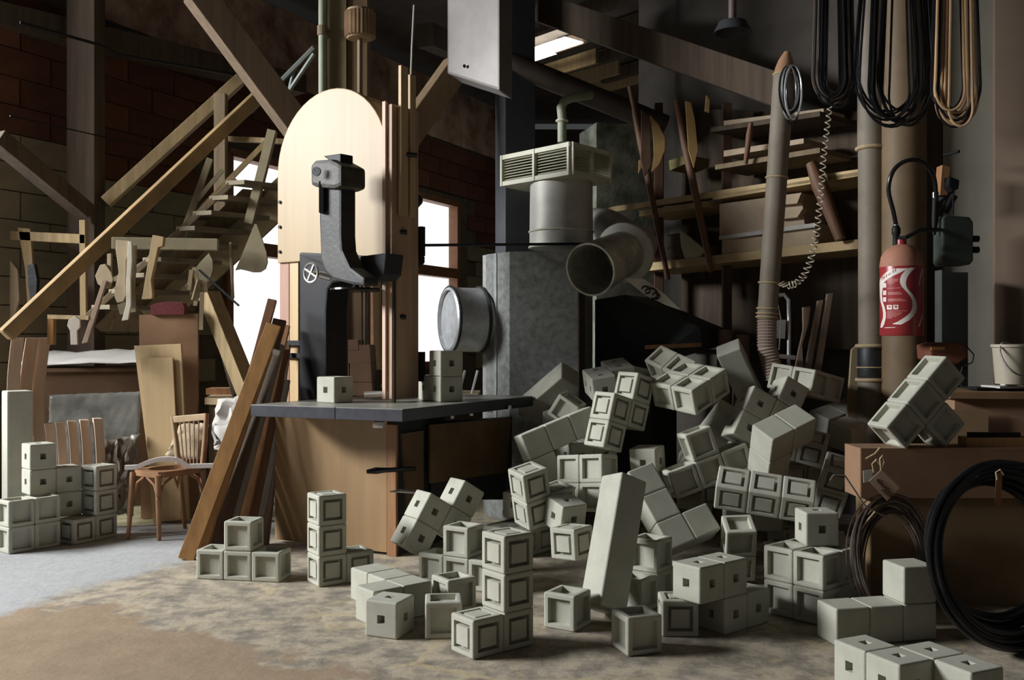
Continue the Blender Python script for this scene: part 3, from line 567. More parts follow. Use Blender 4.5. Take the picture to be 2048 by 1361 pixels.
# ---------------------------------------------------------------- dust extractor in the middle
de = empty('dust_extractor', (.15, 7.6, 0), 'big grey sheet metal dust extractor with louvred head and round duct', 'dust extractor')
bx = [at(968, 800, 7.5), at(988, 800, 7.3), at(1155, 800, 7.15)]
prof = []
a0, b0, c0_ = bx; zb, ztp = 0, at(1000, 505, 7.3).z
pl_ = [V((a0.x-.02, a0.y+.35, 0)), V((a0.x, a0.y+.06, 0)), V((a0.x+.03, a0.y-.04, 0)), V((a0.x+.10, a0.y-.12, 0)), V((b0.x+.12, b0.y-.06, 0)), V((c0_.x, c0_.y, 0)), V((c0_.x+.16, c0_.y+.55, 0))]
MB().slab(pl_, (0, 0, ztp)).build('body', galv_d, de, smooth=True)
MB().slab([pl_[1]+V((-.012, 0, .2)), pl_[3]+V((0, -.012, .2)), pl_[3]+V((0, -.012, ztp)), pl_[1]+V((-.012, 0, ztp))], (.012, .012, 0)).build('corner_strip', galv, de)
MB().slab([V((c0_.x, c0_.y-.01, .1)), V((c0_.x+.05, c0_.y+.06, .1)), V((c0_.x+.05, c0_.y+.06, ztp)), V((c0_.x, c0_.y-.01, ztp))], (.01, -.01, 0)).build('edge_strip', mat('rusty_edge', (.07, .045, .035), .8, .3, 9), de)
dc_ = at(930, 640, 7.55); ax = V((-.92, -.4, 0)).normalized()
drm = MB().lathe([(.255, -.2), (.255, .14), (.235, .15), (.235, .12)], dc_, ax, 40).build('drum', galv, de, smooth=True)
for h in (-.12, .13): MB().ring(dc_+ax*h, .26, .012, ax, 48, 8).build('drum_ring', iron_gr, drm, smooth=True)
# tall dark flue and chute
fx = at(1030, 0, 8.3); fz = ztp-.1
MB().box((fx.x, fx.y, (5.4+fz)/2), (.27, .27, 5.4-fz), .35).build('tall_flue', mat('dark_blue_grey_flue', (.045, .047, .055), .6, .2, 5), None, 'tall dark square flue rising behind the louvred box', 'flue')
m = MB(); a, b_ = at(894, 147, 7.6), at(999, 181, 7.2)
m.slab([a, b_, V((b_.x, b_.y, 5.4)), V((a.x, a.y, 5.4))], (.1, .28, 0)); m.build('metal_chute', mat('brownish_grey_sheet', (.20, .18, .165), .5, .14, 4, metal=.2), None, 'grey sheet metal chute coming down from the roof', 'duct', bev=.02)
MB().lathe([(.012, 0), (.012, .02)], at(929, 133, 7.44), (0, -1, 0), 10).build('chute_bolt', iron, bpy.data.objects['metal_chute'])
# louvred head
la, lb_, lc = V((-.086, 7.75, 0)), V((.447, 7.2, 0)), V((.784, 7.6, 0)); ld = la+lc-lb_
z0, z1 = 2.635, 2.885
m = MB(); m.slab([p+V((0, 0, z1-.02)) for p in (la, lb_, lc, ld)], (0, 0, .02)); m.slab([p+V((0, 0, z0)) for p in (la, lb_, lc, ld)], (0, 0, .015)); m.build('head_plates', louv, de)
for p, q in ((lc, ld), (ld, la)): MB().slab([p+V((0, 0, z0)), q+V((0, 0, z0)), q+V((0, 0, z1)), p+V((0, 0, z1))], (0, 0.004, 0)).build('rear_light_stop', louv, de)  # unseen rear sheets, added to stop window light showing through the louvres
for p, q in ((la, lb_), (lb_, lc)):
    d_ = (q-p).normalized(); nn = V((d_.y, -d_.x, 0)); up = V((0, 0, 1))
    for zz in (z0+.018, z1-.018): MB().bar(p+up*zz+nn*.006, q+up*zz+nn*.006, .02, .036).build('frame_rail', louv, de)
    for t in (0, .5, 1): MB().bar(p.lerp(q, .02+t*.96)+up*z0+nn*.006, p.lerp(q, .02+t*.96)+up*z1+nn*.006, .03, .02, d_).build('frame_stile', louv, de)
    for hlf in (0, 1):
        m = MB()
        for k in range(8):
            zz = z0+.045+k*.0225; s0, s1 = p.lerp(q, .04+hlf*.5), p.lerp(q, .47+hlf*.49)
            m.slab([s0+up*zz, s1+up*zz, s1-nn*.03+up*(zz+.012), s0-nn*.03+up*(zz+.012)], (0, 0, .003))
        m.build('louvre_panel', louv, de)
cyc = V((.395, 7.62, 0)); zc0 = at(1124, 497, 7.6).z
hdr = MB().lathe([(.26, zc0), (.255, zc0+.05), (.25, z0)], cyc, seg=44).build('head_drum', mat('grey_sheet_drum', (.46, .45, .40), .55, .12, 8, metal=.3), de, smooth=True)
for zz in (at(1124, 458, 7.4).z, at(1124, 490, 7.4).z): MB().ring(cyc+V((0, 0, zz)), .257, .008, (0, 0, 1), 48, 6).build('drum_band', louv, hdr, smooth=True)
gx = at(1124, 285, 7.5)
MB().tube([gx, at(1124, 235, 7.5), at(1122, 215, 7.5), at(1128, 203, 7.5), at(1142, 196, 7.55), at(1180, 190, 7.9)], .036, 12).build('green_pipe', greenp, de, smooth=True)
MB().ring(at(1124, 242, 7.5), .042, .01, (0, 0, 1), 20, 6).build('pipe_collar', louv, de, smooth=True)
# open round duct with flange
du_ = empty('round_duct', at(1215, 560, 7.0), 'open galvanised round duct with wide flange beside the extractor', 'duct')
dm, dbk = at(1180, 540, 6.85), at(1246, 508, 7.3); dax = (dbk-dm).normalized(); DL = (dbk-dm).length
patina = mat('dusty_tin', (.46, .45, .38), .5, .4, 9, metal=.4, bump=.15, fine=30)
MB().lathe([(.183, .0), (.197, .0), (.195, .03), (.185, DL*.5), (.175, DL), (.165, DL), (.175, DL*.5), (.183, .0)], dm, dax, 44, False).build('duct_tube', patina, du_, smooth=True)
MB().lathe([(.165, DL-.01), (.215, DL+.0), (.235, DL+.02), (.235, DL+.05), (.17, DL+.07)], dm, dax, 44, False).build('duct_flange', mat('pale_tin_flange', (.56, .55, .47), .6, .1, 7), du_, smooth=True)
MB().tube([dm+dax*(DL+.05), dm+dax*(DL+.3), at(1215, 455, 8.0), at(1195, 450, 8.3)], .15, 24, cap=False).build('duct_bend', painted, du_, smooth=True)
dp = [(1247, 557), (1288, 558), (1326, 586), (1362, 621), (1332, 611), (1290, 590)]
pm = MB().poly(dp, 6.95, .02, -.001).build('ornament_plate', mat('cream_plate', (.58, .55, .44), .7, .1, 6), None, 'cream board with black scroll ornament jutting below the flange', 'board')
for (x, y, r) in ((1292, 580, .03), (1303, 587, .045), (1312, 592, .025)):
    MB().ring(at(x, y, 6.86), r, .007, (.3, -1, .6), 24, 5, .4, 5.2).build('scroll', black, pm, smooth=True)
hd = empty('dark_hood', (1.1, 7.7, 0), 'dark sheet metal machine hood standing behind the block pile', 'machine')
MB().slab([at(1190, 800, 7.6), at(1190, 600, 7.6), at(1250, 590, 7.5), at(1400, 655, 7.1), at(1404, 690, 7.1), at(1300, 720, 7.2), at(1300, 800, 7.3)], (.3, .55, 0)).build('hood_body', darkm, hd)
MB().slab([at(1190, 800, 7.6), at(1300, 800, 7.3), at(1300, 1038, 7.3), at(1190, 1026, 7.6)], (.3, .55, 0)).build('hood_base', darkm, hd)
MB().bar(at(1290, 695, 7.14), at(1402, 690, 7.09), .05, .03).build('hood_rail', wood_red, hd)
for a, b_, lb in (((1438, 1040), (1450, 660), 'pinkish rounded roller behind the block pile beside another'), ((1472, 1040), (1486, 670), 'second pinkish rounded roller standing next to plain bar')):
    MB().tube([at(*a, 7.28), at(*b_, 7.32)], .055, 16).build('wood_roller', mat('pinkish_roller_wood', (.26, .16, .12), .7, .2, 5), None, lb, 'roller', smooth=True)
# ---------------------------------------------------------------- shelves at right
shA, shB = V((2.473, 6.8, 0)), V((.87, 8.62, 0)); sd = (shB-shA).normalized(); sn = V((sd.y, -sd.x, 0)); sn = sn if sn.y > 0 else -sn
def shp(px): 
    k = (px-1024)/FPX; t = (shA.x-k*shA.y)/(k*sd.y-sd.x); return shA+sd*t
def shz(px, py): p = shp(px); return V((p.x, p.y, CAMH-(py-HOR)*p.y/FPX))
su = empty('shelf_unit', (1.9, 7.6, 0), 'tall timber shelf rack full of boards behind the grey pipes', 'shelf')
shw = mat('yellow_shelf_board', (.56, .41, .21), .75, .2, 4); 
def shelf(px0, py0, px1, py1, th, dep, m, nm='shelf_board'):
    a, b_ = shz(px0, py0), shz(px1, py1); MB().slab([a, b_, b_+sn*dep, a+sn*dep], (0, 0, -th)).build(nm, m, su, bev=.003)
shelf(1280, 528, 1722, 478, .07, .5, shw); shelf(1278, 422, 1412, 402, .05, .45, shw); shelf(1425, 392, 1722, 342, .035, .45, shw)
shelf(1195, 418, 1725, 337, .05, .04, mat('yellow_rail', (.60, .44, .22), .7, .15, 4), 'front_rail'); shelf(1430, 330, 1640, 295, .04, .45, timber); shelf(1420, 255, 1640, 222, .04, .45, timber_dk)
for x, y0, y1 in ((1287, 560, 200), (1424, 560, 200), (1715, 560, 150)):
    p = shz(x, y0)+sn*.2; q = V((p.x, p.y, shz(x, y1).z)); MB().bar(V((p.x, p.y, 0)), q, .07, .07).build('rack_post', wood_dk, su)
MB().slab([shz(1290, 700)+sn*.5, shz(1720, 700)+sn*.5, shz(1720, 200)+sn*.5, shz(1290, 200)+sn*.5], sn*.02).build('back_panel', timber_dk, su)
prw = mat('brown_turned_leg', (.16, .078, .04), .6, .25, 5, axis=2)
for x0, y0, x1, y1, r, lb in ((1278, 178, 1345, 560, .028, 'long brown round leg hanging from roof to the lower shelf'), (1370, 205, 1432, 545, .03, 'long brown leg hanging in front of shelf rack centre'), (1520, 250, 1500, 330, .022, 'short reddish leg hanging beside the slanted pipe'), (1640, 330, 1690, 480, .05, 'thick brown timber propped inside the shelf rack')):
    a, b_ = shz(x0, y0)-sn*.12, shz(x1, y1)-sn*.06; MB().tube([a, a.lerp(b_, .3), a.lerp(b_, .6), b_], [r*.8, r*1.2, r, r*.8], 10).build('wooden_spindle', prw, None, lb, 'wooden leg', 'legs hanging at the shelf rack', smooth=True)
yel = mat('yellowish_curved_board', (.37, .23, .085), .6, .2, 5)
for pix, dd, lb in (([(1300, 230), (1318, 250), (1330, 275), (1330, 300), (1318, 330), (1303, 345), (1308, 310), (1306, 270)], -.2, 'yellow curved board hanging on the hook beside mottled pier'),
                    ([(1283, 220), (1300, 235), (1302, 330), (1290, 355), (1282, 320)], -.30, 'dark brown curved board hanging against the yellow curved one'),
                    ([(1371, 202), (1382, 205), (1390, 240), (1396, 300), (1388, 335), (1377, 300), (1374, 250)], -.2, 'slim yellowish board hanging before the shelf rack'),
                    ([(1278, 320), (1285, 318), (1284, 335), (1277, 347)], -.22, 'tiny cream offcut hanging at the mottled pier'),
                    ([(1413, 190), (1420, 200), (1419, 225), (1410, 222)], -.2, 'small yellow offcut hanging high at the shelf rack')):
    d = shp(sum(x for x, y in pix)/len(pix)).y+dd
    MB().poly(pix, d, .025).build('curved_board', yel if 'dark' not in lb else wood_dk, None, lb, 'board', 'boards hanging at the shelf rack', bev=.003)
def on(px, py, off): return shz(px, py)+sn*off
tn = on(1334, 527, .19); MB().lathe([(.125, 0), (.125, .02), (.118, .025), (.118, .11), (.125, .115), (.12, .12), (.12, .22), (.125, .225), (.11, .235)], (tn.x, tn.y, shz(1334, 521.5).z), seg=28).build('metal_tin', mat('rusty_brown_tin', (.14, .10, .06), .6, .3, 6, metal=.2), None, 'rusty round tin standing on the lower shelf', 'tin', smooth=True)
MB().slab([on(1364, 518.5, .04), on(1392, 515, .04), on(1402, 500, .06), on(1350, 458, .06), on(1356, 492, .04)], sn*.025).build('cream_board', mat('cream_board', (.60, .55, .40), .8, .1, 5), None, 'cream pointed board leaning beside the rusty tin', 'board')
for k in range(6):
    zz = shz(1380, 515).z+.0155*k; a = on(1366+2*k, 500, .11); b_ = on(1412-2*k, 500, .10); a.z = b_.z = zz; MB().slab([a, b_, b_+sn*.25, a+sn*.25], (0, 0, .014)).build('veneer_sheet', mat('olive_veneer', (.30, .23, .11), .8, .25, 7), None, 'thin olive veneer sheet in the small stack beside cream board', 'veneer', 'small veneer stack')
for k in range(5):
    MB().bar(on(1300+20*k, 408-3*k, .1), on(1315+20*k, 400-3*k, .3), .03, .03).build('offcut', timber, None, 'rough offcut lying on the middle shelf', 'offcut', 'offcuts on the middle shelf')
shm = mat('brown_grey_sheet', (.42, .32, .22), .75, .15, 4); shm2 = mat('pale_brown_sheet', (.44, .34, .22), .75, .15, 4)
for pix, off, m_, lb in (([(1436, 408), (1600, 385), (1606, 449), (1436, 471)], .02, shm, 'wide curved brown sheet on the middle shelf of rack'), ([(1438, 480), (1625, 455), (1625, 488), (1438, 509.5)], .04, shm2, 'wide pale board pack on lower shelf behind slanted pipe'),
                         ([(1438, 472), (1630, 446), (1630, 454.5), (1438, 480)], .0, painted, 'thin greyish board on top of the pale board pack'), ([(1560, 395), (1608, 388), (1600, 408), (1558, 412)], -.04, shm2, 'curled sheet corner beside slanted pipe'), ([(1565, 425), (1612, 418), (1600, 436), (1562, 440)], -.04, shm2, 'second curled sheet corner under the first one'),
                         ([(1440, 300), (1600, 275), (1600, 285), (1440, 312)], .05, shm, 'long plank on the upper shelf of rack'), ([(1440, 240), (1640, 215), (1640, 222), (1440, 250)], .05, shm, 'long dim plank on the topmost shelf of rack'), ([(1330, 320), (1368, 308), (1366, 325), (1332, 340)], .05, mat('olive_cloth', (.22, .19, .07), .9, .2, 7), 'olive crumpled sheet lying behind hanging boards')):
    MB().slab([on(x, y, off) for x, y in pix], sn*(.062 if 'curled' in lb else .3)).build('stored_board', m_, None, lb, 'board', 'boards stored on the shelf rack')
# leaning strips and stand below the shelf
for pix, lb in (([(1606, 615), (1622, 613), (1617, 650), (1605, 690), (1607, 740), (1590, 742), (1598, 700), (1607, 660)], 'wavy sawn strip leaning under the shelf'), ([(1636, 602), (1647, 600), (1622, 745), (1608, 745)], 'straight sawn strip leaning between two others under shelf'), ([(1655, 588), (1667, 586), (1640, 760), (1625, 760)], 'tall straight sawn strip leaning nearest the round pipe')):
    MB().poly(pix, 6.78, .03).build('sawn_strip', mat('dusty_pink_wood', (.34, .25, .18), .75, .15, 5, axis=2), None, lb, 'wooden strip', 'strips leaning under the shelf', bev=.003)
MB().poly([(1704, 700), (1716, 690), (1716, 850), (1694, 850)], 6.5, .03).build('sawn_strip', mat('yellowish_strip', (.42, .33, .19), .75, .15, 5, axis=2), None, 'yellowish board standing half hidden behind the round pipe', 'board')
ms = empty('metal_stand', at(1570, 780, 6.3), 'white metal tube stand with square sign plate behind corrugated hose', 'stand')
MB().tube([at(1552, 592, 6.72), at(1568, 590, 6.72), at(1577, 600, 6.72), at(1578, 640, 6.72), at(1577, 866, 6.72)], .014, 8).build('stand_tube', galv, ms, smooth=True)
MB().poly([(1548, 640), (1572, 640), (1570, 678), (1548, 676)], 6.70, .006).build('sign_plate', painted, ms); MB().bar(at(1550, 712, 6.72), at(1590, 716, 6.72), .03, .03).build('stand_bar', galv, ms)
MB().tube([at(1555, 605, 6.68), at(1562, 640, 6.68), at(1558, 700, 6.68)], .004, 5).build('stand_wire', galv, ms, smooth=True)
# slanted exhaust pipe
sp = empty('exhaust_pipe', at(1535, 745, 6.2), 'slanted dusty grey pipe with corrugated hose at its end', 'pipe')
pa, pb = at(1568, 150, 6.55), at(1534, 640, 6.55)
epp = MB().tube([pa, pa.lerp(pb, .5), pb], [.072, .07, .067], 24).build('pipe', pvc, sp, smooth=True)
MB().lathe([(.069, 0), (.066, .04), (.05, .1), (.02, .16)], pa, pa-pb+V((.12, 0, 0)), 20).build('pipe_tip', mat('tan_tip', (.40, .22, .12), .7, .15, 6), sp, smooth=True)
for t in (.0, .42, .85, .955, .975, .99): MB().ring(pa.lerp(pb, t), .073, .007, pb-pa, 24, 6).build('pipe_tie', twine, epp, smooth=True)
hp = [at(1534, 640+i*3.0, 6.55)+V((0.0+.0025*max(0, i-18), 0, 0)) for i in range(40)]
MB().tube(hp, [.07 if i % 2 else .06 for i in range(40)], 20).build('corrugated_hose', hosew, sp, smooth=False)
# coiled air hose
path = [at(x, y, 6.0+.5*max(0, (1640-x)/80)**1.2 if x < 1640 else 6.0) for x, y in ((1664, 185), (1655, 250), (1647, 320), (1641, 400), (1633, 470), (1622, 520), (1608, 552), (1592, 568), (1575, 572), (1560, 566))]
hl = []; seglen = []
tot = sum((path[i+1]-path[i]).length for i in range(9)); NC = 36; NP = NC*12
for i in range(NP+1):
    s_ = tot*i/NP; j = 0
    while j < 8 and s_ > (path[j+1]-path[j]).length: s_ -= (path[j+1]-path[j]).length; j += 1
    d_ = (path[j+1]-path[j]); c_ = path[j]+d_*min(1, s_/d_.length); t_ = d_.normalized(); x_ = t_.cross(V((0, 1, 0))).normalized(); y_ = V((0, 1, 0)); a_ = 2*math.pi*i/12
    rr = .014+.009*(i/NP); hl.append(c_+x_*rr*math.cos(a_)+y_*rr*math.sin(a_))
MB().tube(hl, .0045, 5).build('coiled_hose', mat('beige_hose', (.42, .36, .28), .5, .1, 9), None, 'thin beige coiled air hose hanging beside the slanted pipe', 'hose', smooth=True)
# round pipes
rp = empty('round_pipe', (0, 0, 0), 'thick grey round pipe with tied joints standing before the shelves', 'pipe'); pc = at(1743, 700, 6.36); rp.location = (pc.x, pc.y, 0)
zj = [at(1743, y, 6.36).z for y in (835, 760, 735, 692, 297)]
MB().lathe([(.088, 0), (.088, zj[1])], (pc.x, pc.y, 0), seg=28).build('pipe_section', pvc, rp, smooth=True)
MB().lathe([(.086, zj[1]), (.09, zj[1]+.01), (.09, zj[3]-.01), (.086, zj[3])], (pc.x, pc.y, 0), seg=28).build('pipe_sleeve', iron_gr, rp, smooth=True)
MB().lathe([(.084, zj[3]), (.086, zj[4])], (pc.x, pc.y, 0), seg=28).build('pipe_section', pvc, rp, smooth=True)
MB().lathe([(.09, zj[4]), (.086, 5.4)], (pc.x, pc.y, 0), seg=28).build('pipe_section', pvc, rp, smooth=True)
for z_ in (zj[1], zj[3], zj[4], zj[2]): MB().ring((pc.x, pc.y, z_), .093, .013 if z_ != zj[2] else .005, (0, 0, 1), 28, 6, wob=.01).build('joint_tie', twine, rp, smooth=True)
po = at(1820, 700, 6.25); pp = empty('brown_column', (po.x, po.y, 0), 'broad brown column carrying the red fire extinguisher', 'column')
MB().lathe([(.14, 0), (.14, 5.4)], (po.x-.04, po.y, 0), seg=28).build('column_pipe', pvc_b, pp, smooth=True)
MB().box((po.x+.16, po.y+.06, 2.7), (.2, .2, 5.4)).build('column_post', mat('dark_brown_column', (.06, .04, .028), .8, .25, 5), pp)
# fire extinguisher
fe_c = at(1803, 672, 5.72); R_ = .124; zb_ = fe_c.z
fe = empty('fire_extinguisher', fe_c, 'red fire extinguisher with white S-shaped band and black hose', 'fire extinguisher')
H_ = (672-490)*5.72/FPX
fcy = MB().lathe([(.118, 0), (R_, .008), (R_, H_-.12), (R_*.93, H_-.07), (R_*.72, H_-.03), (R_*.4, H_-.006), (.03, H_), (.03, H_+.03)], fe_c, seg=48).build('cylinder', red, fe, smooth=True)
MB().lathe([(R_*1.004, H_-.135), (R_*1.004, H_-.12), (R_*.935, H_-.0695), (R_*.725, H_-.0295), (R_*.41, H_-.0055), (.031, H_+.001)], fe_c, seg=48, caps=False).build('dusty_shoulder', mat('dusty_red_shoulder', (.36, .16, .10), .7, .2, 9), fcy, smooth=True)
tc_ = V((-fe_c.x, -fe_c.y, 0)).normalized(); rt = V((-tc_.y, tc_.x, 0)); rt = rt if rt.x > 0 else -rt
def cyl(x, y, e=.0012):
    s_ = max(-.985, min(.985, (x-430)/282)); a = math.asin(s_); z_ = (1160-y)/6.805*5.72/FPX
    return V((fe_c.x, fe_c.y, zb_+z_))+(rt*math.sin(a)+tc_*math.cos(a))*(R_+e)
def band(rows, m_, nm, e=.0012):
    q = MB(); k = 6
    for y, l, r_ in rows:
        for i in range(k+1): q.v.append(cyl(l+(r_-l)*i/k, y, e))
    for j in range(len(rows)-1):
        for i in range(k): q.f.append((j*(k+1)+i, j*(k+1)+i+1, (j+1)*(k+1)+i+1, (j+1)*(k+1)+i))
    q.build(nm, m_, fcy, smooth=True)
band([(255,540,600),(300,470,560),(350,430,520),(400,412,495),(450,410,485),(500,430,490),(550,470,515),(600,510,560),(650,545,590),(700,562,610),(750,565,620),(800,560,620),(850,540,605),(900,490,580),(950,420,530),(1000,330,450),(1055,205,340)], white_p, 'white_band')
band([(262,325,560),(280,285,500),(300,245,450),(325,215,400),(350,190,345),(370,172,305),(395,160,262),(420,156,232),(450,154,208)], white_p, 'white_band')
band([(450,154,205),(520,156,195),(600,158,185),(700,168,195),(780,190,222),(850,200,236),(920,198,235),(1000,172,215),(1050,165,190)], white_p, 'white_band')
band([(250,690,696),(330,668,678),(420,650,660),(500,640,648)], white_p, 'white_line'); band([(870,684,690),(950,668,678),(1040,632,648)], white_p, 'white_line')
lin = mat('pale_red_print', (.5, .18, .16), .5, .03, 5)
for y, l, r_ in ((404,250,395),(418,250,385),(432,250,392),(452,255,350),(522,250,425),(580,262,410),(594,262,435),(606,262,440),(668,262,430),(682,262,470),(694,262,492),(830,250,500),(850,250,440),(868,250,430),(886,250,410),(904,250,370),(922,250,310)): band([(y-4,l,r_),(y+4,l,r_)], lin, 'print_line', .0014)
for l in (248, 328): band([(748,l,l+64),(808,l,l+64)], white_p, 'pictogram', .0014); band([(758,l+20,l+46),(785,l+18,l+50)], redpr, 'pictogram_mark', .0018)
for y in (470, 570, 660): band([(y-20,200,240),(y+40,200,240)], white_p, 'print_block', .0013)
tx = bpy.data.curves.new('brand_text', 'FONT'); tx.body = 'Sicli'; tx.size = 1; tx.extrude = 0
to = bpy.data.objects.new('brand_text_tmp', tx); COL.objects.link(to); bpy.context.view_layer.update()
tm = bpy.data.meshes.new_from_object(to.evaluated_get(bpy.context.evaluated_depsgraph_get())); bpy.data.objects.remove(to)
wmax = max(v.co.x for v in tm.vertices)
for v in tm.vertices:
    u, h_ = v.co.x/wmax, v.co.y; x_ = 172+190*u; y_ = 405-115*u-h_*62+6; p = cyl(x_, y_, .002); v.co = p-fe_c
tm.materials.clear(); tm.materials.append(redpr); o = bpy.data.objects.new('brand_lettering', tm); COL.objects.link(o); o.parent = fcy
vt = fe_c+V((0, 0, H_))
MB().lathe([(.02, 0), (.02, .06), (.026, .07), (.026, .10), (.014, .12)], vt+rt*-.03, seg=12).build('valve', iron, fe, smooth=True)
MB().lathe([(.015, .09), (.015, .13)], vt+rt*-.03, seg=12).build('hose_ferrule', steel, fe, smooth=True)
hz = [vt+rt*-.03+V((0, 0, .12)), at(1786, 420, 5.7), at(1777, 380, 5.68), at(1785, 345, 5.66), at(1805, 325, 5.65), at(1830, 320, 5.65), at(1853, 330, 5.66), at(1868, 355, 5.7), at(1872, 390, 5.74), at(1871, 410, 5.76)]
hz2 = []
for i in range(len(hz)-1):
    for k in range(4):
        t = k/4; p0_, p1_, p2_, p3_ = hz[max(i-1, 0)], hz[i], hz[i+1], hz[min(i+2, len(hz)-1)]
        hz2.append(.5*((2*p1_)+(p2_-p0_)*t+(2*p0_-5*p1_+4*p2_-p3_)*t*t+(3*p1_-p0_-3*p2_+p3_)*t**3))
fho = MB().tube(hz2+[hz[-1]], .013, 10).build('hose', black, fe, smooth=True)
MB().tube([at(1871, 385, 5.76), at(1871, 396, 5.76)], .019, 12).build('hose_ring', steel, fho, smooth=True)
MB().tube([at(1871, 396, 5.76), at(1870, 440, 5.76), at(1868, 470, 5.76)], [.018, .02, .01], 12).build('nozzle', iron, fho, smooth=True)
MB().tube([vt+rt*-.02+V((0, 0, .04)), at(1812, 475, 5.66), at(1840, 460, 5.66), at(1882, 460, 5.72)], .013, 8).build('handle', black, fe, smooth=True)
# electric box etc. on the right
eb = empty('electric_box', at(1915, 528, 5.75), 'dark green electric switch box with cable glands on the wall', 'switch box')
MB().poly([(1886, 436), (1892, 430), (1940, 434), (1947, 445), (1947, 522), (1940, 530), (1890, 530), (1886, 524)], 5.72, .14).build('box_body', mat('dark_green_enamel', (.035, .048, .038), .5, .2, 8), eb, bev=.01)
for y in (478, 500): MB().lathe([(.02, 0), (.02, .03)], at(1947, y, 5.78), (1, 0, 0), 12).build('gland', iron, eb)
for a, b_, r, lb in (((1879, 402), (1905, 380), .02, 'bent black iron arm above the green switch box'), ((1888, 425), (1908, 390), .025, 'thick black lever above the green switch box')):
    MB().tube([at(*a, 5.92 if r < .022 else 5.78), at(*b_, 5.87 if r < .022 else 5.74)], r, 10).build('iron_arm', iron, None, lb, 'bracket', smooth=True)
MB().poly([(1885, 330), (1900, 335), (1895, 390), (1880, 390)], 5.85, .08).build('brown_fitting', wood_red, None, 'brown wooden fitting on the column above switch box', 'fitting')
MB().poly([(1898, 352), (1920, 360), (1918, 378), (1905, 384), (1897, 372)], 5.65, .07).build('cable_reel', iron, None, 'small black fitting with hanging wire above switch box', 'fitting', bev=.01)
MB().tube([at(1907, 384, 5.68), at(1906, 430, 5.7)], .005, 6).build('hanging_wire', iron, None, 'short black wire hanging from small fitting to switch box', 'wire', smooth=True)
MB().tube([at(1888, 310, 5.9), at(1918, 303, 5.8)], .01, 8).build('wall_hook', iron, None, 'black hook projecting from the grey wall edge', 'hook', smooth=True)
MB().poly([(1884, 540), (1886, 545), (1936, 545), (1936, 900), (1884, 900)], 5.9, .1).build('dark_cabinet', mat('dark_green_grey_panel', (.055, .06, .055), .7, .2, 5), None, 'dark upright panel below the green switch box', 'panel')
rm = empty('red_device', at(1900, 740, 5.8), 'small reddish brown machine head with thin wire near grey wall', 'machine')
MB().poly([(1860, 690), (1880, 685), (1925, 686), (1938, 694), (1936, 715), (1915, 730), (1862, 720)], 5.7, .2).build('device_body', mat('rust_red_paint', (.17, .055, .03), .6, .25, 7), rm, bev=.012)
MB().poly([(1862, 715), (1900, 715), (1900, 775.5), (1862, 775.5)], 5.72, .14).build('device_foot', wood_dk, rm); MB().bar(at(1862, 697, 5.68), at(1888, 697, 5.68), .02, .02).build('device_tab', mat('orange_tab', (.35, .15, .03), .6, .1, 6), rm)
MB().tube([at(1930, 690, 5.68), at(1948, 710, 5.68), at(1945, 725, 5.68), at(1925, 735, 5.68), at(1918, 760, 5.68), at(1930, 790, 5.68)], .004, 5).build('device_wire', iron, rm, smooth=True)
bkt = empty('bucket', at(2022, 770, 5.3), 'cream bucket with hanging handle on the rear bench', 'bucket'); bc = at(2024, 768, 5.3)
bkb = MB().lathe([(.085, 0), (.10, .2), (.108, .205), (.108, .22), (.098, .22), (.085, .02)], bc, seg=30).build('bucket_body', mat('cream_plastic', (.42, .37, .28), .5, .1, 7), bkt, smooth=True)
MB().ring(bc+V((-.02, -.05, .14)), .1, .006, (.6, -1, .6), 24, 6).build('bucket_handle', painted, bkb, smooth=True)
rbn = empty('rear_bench', (2.6, 5.45, 0), 'wooden bench with brown front standing beyond the cardboard boxes', 'bench')
zbn = at(1950, 782, 5.35).z
MB().slab([V((2.42, 5.25, zbn-.04)), V((3.3, 5.1, zbn-.04)), V((3.35, 5.72, zbn-.04)), V((2.5, 5.88, zbn-.04))], (0, 0, .04)).build('bench_top', mat('brown_bench_top', (.2, .115, .055), .6, .2, 4), rbn, bev=.004)
MB().slab([V((2.47, 5.30, 0)), V((3.3, 5.16, 0)), V((3.3, 5.16, zbn-.04)), V((2.47, 5.30, zbn-.04))], (.05, .35, 0)).build('bench_front', card, rbn)
MB().slab([V((2.40, 5.28, .5)), V((2.62, 5.24, .5)), V((2.62, 5.24, zbn-.1)), V((2.40, 5.28, zbn-.1))], (0, -.015, 0)).build('bench_flap', card2, rbn)
for k in range(3): MB().box(V((2.75+.1*k, 5.4-.02*k, zbn+.012+.01*k)), (.3, .18, .012), .1*k).build('paper_sheet', paper if k else iron, None, ['dark folder lying on the rear bench', 'loose paper sheet on the dark folder', 'topmost paper sheet beside the bucket'][k], 'paper')
# ---------------------------------------------------------------- cardboard boxes, coils
def cbox(name, x0, x1, y0, y1, z0_, z1_, m_, label, tape=True):
    e = empty(name, ((x0+x1)/2, (y0+y1)/2, z0_), label, 'cardboard box')
    t = .006
    for nm, c_, s_ in (('side_wall', ((x0+x1)/2, y0, (z0_+z1_)/2), (x1-x0, t, z1_-z0_)), ('side_wall', ((x0+x1)/2, y1, (z0_+z1_)/2), (x1-x0, t, z1_-z0_)), ('side_wall', (x0, (y0+y1)/2, (z0_+z1_)/2), (t, y1-y0, z1_-z0_)), ('side_wall', (x1, (y0+y1)/2, (z0_+z1_)/2), (t, y1-y0, z1_-z0_)), ('top_flap', ((x0+x1)/2, y0+(y1-y0)*.245, z1_-.004), (x1-x0, (y1-y0)*.5-.006, t)), ('top_flap', ((x0+x1)/2, y1-(y1-y0)*.245, z1_-.004), (x1-x0, (y1-y0)*.5-.006, t))):
        box(c_, s_).build(nm, m_, e)
    return e
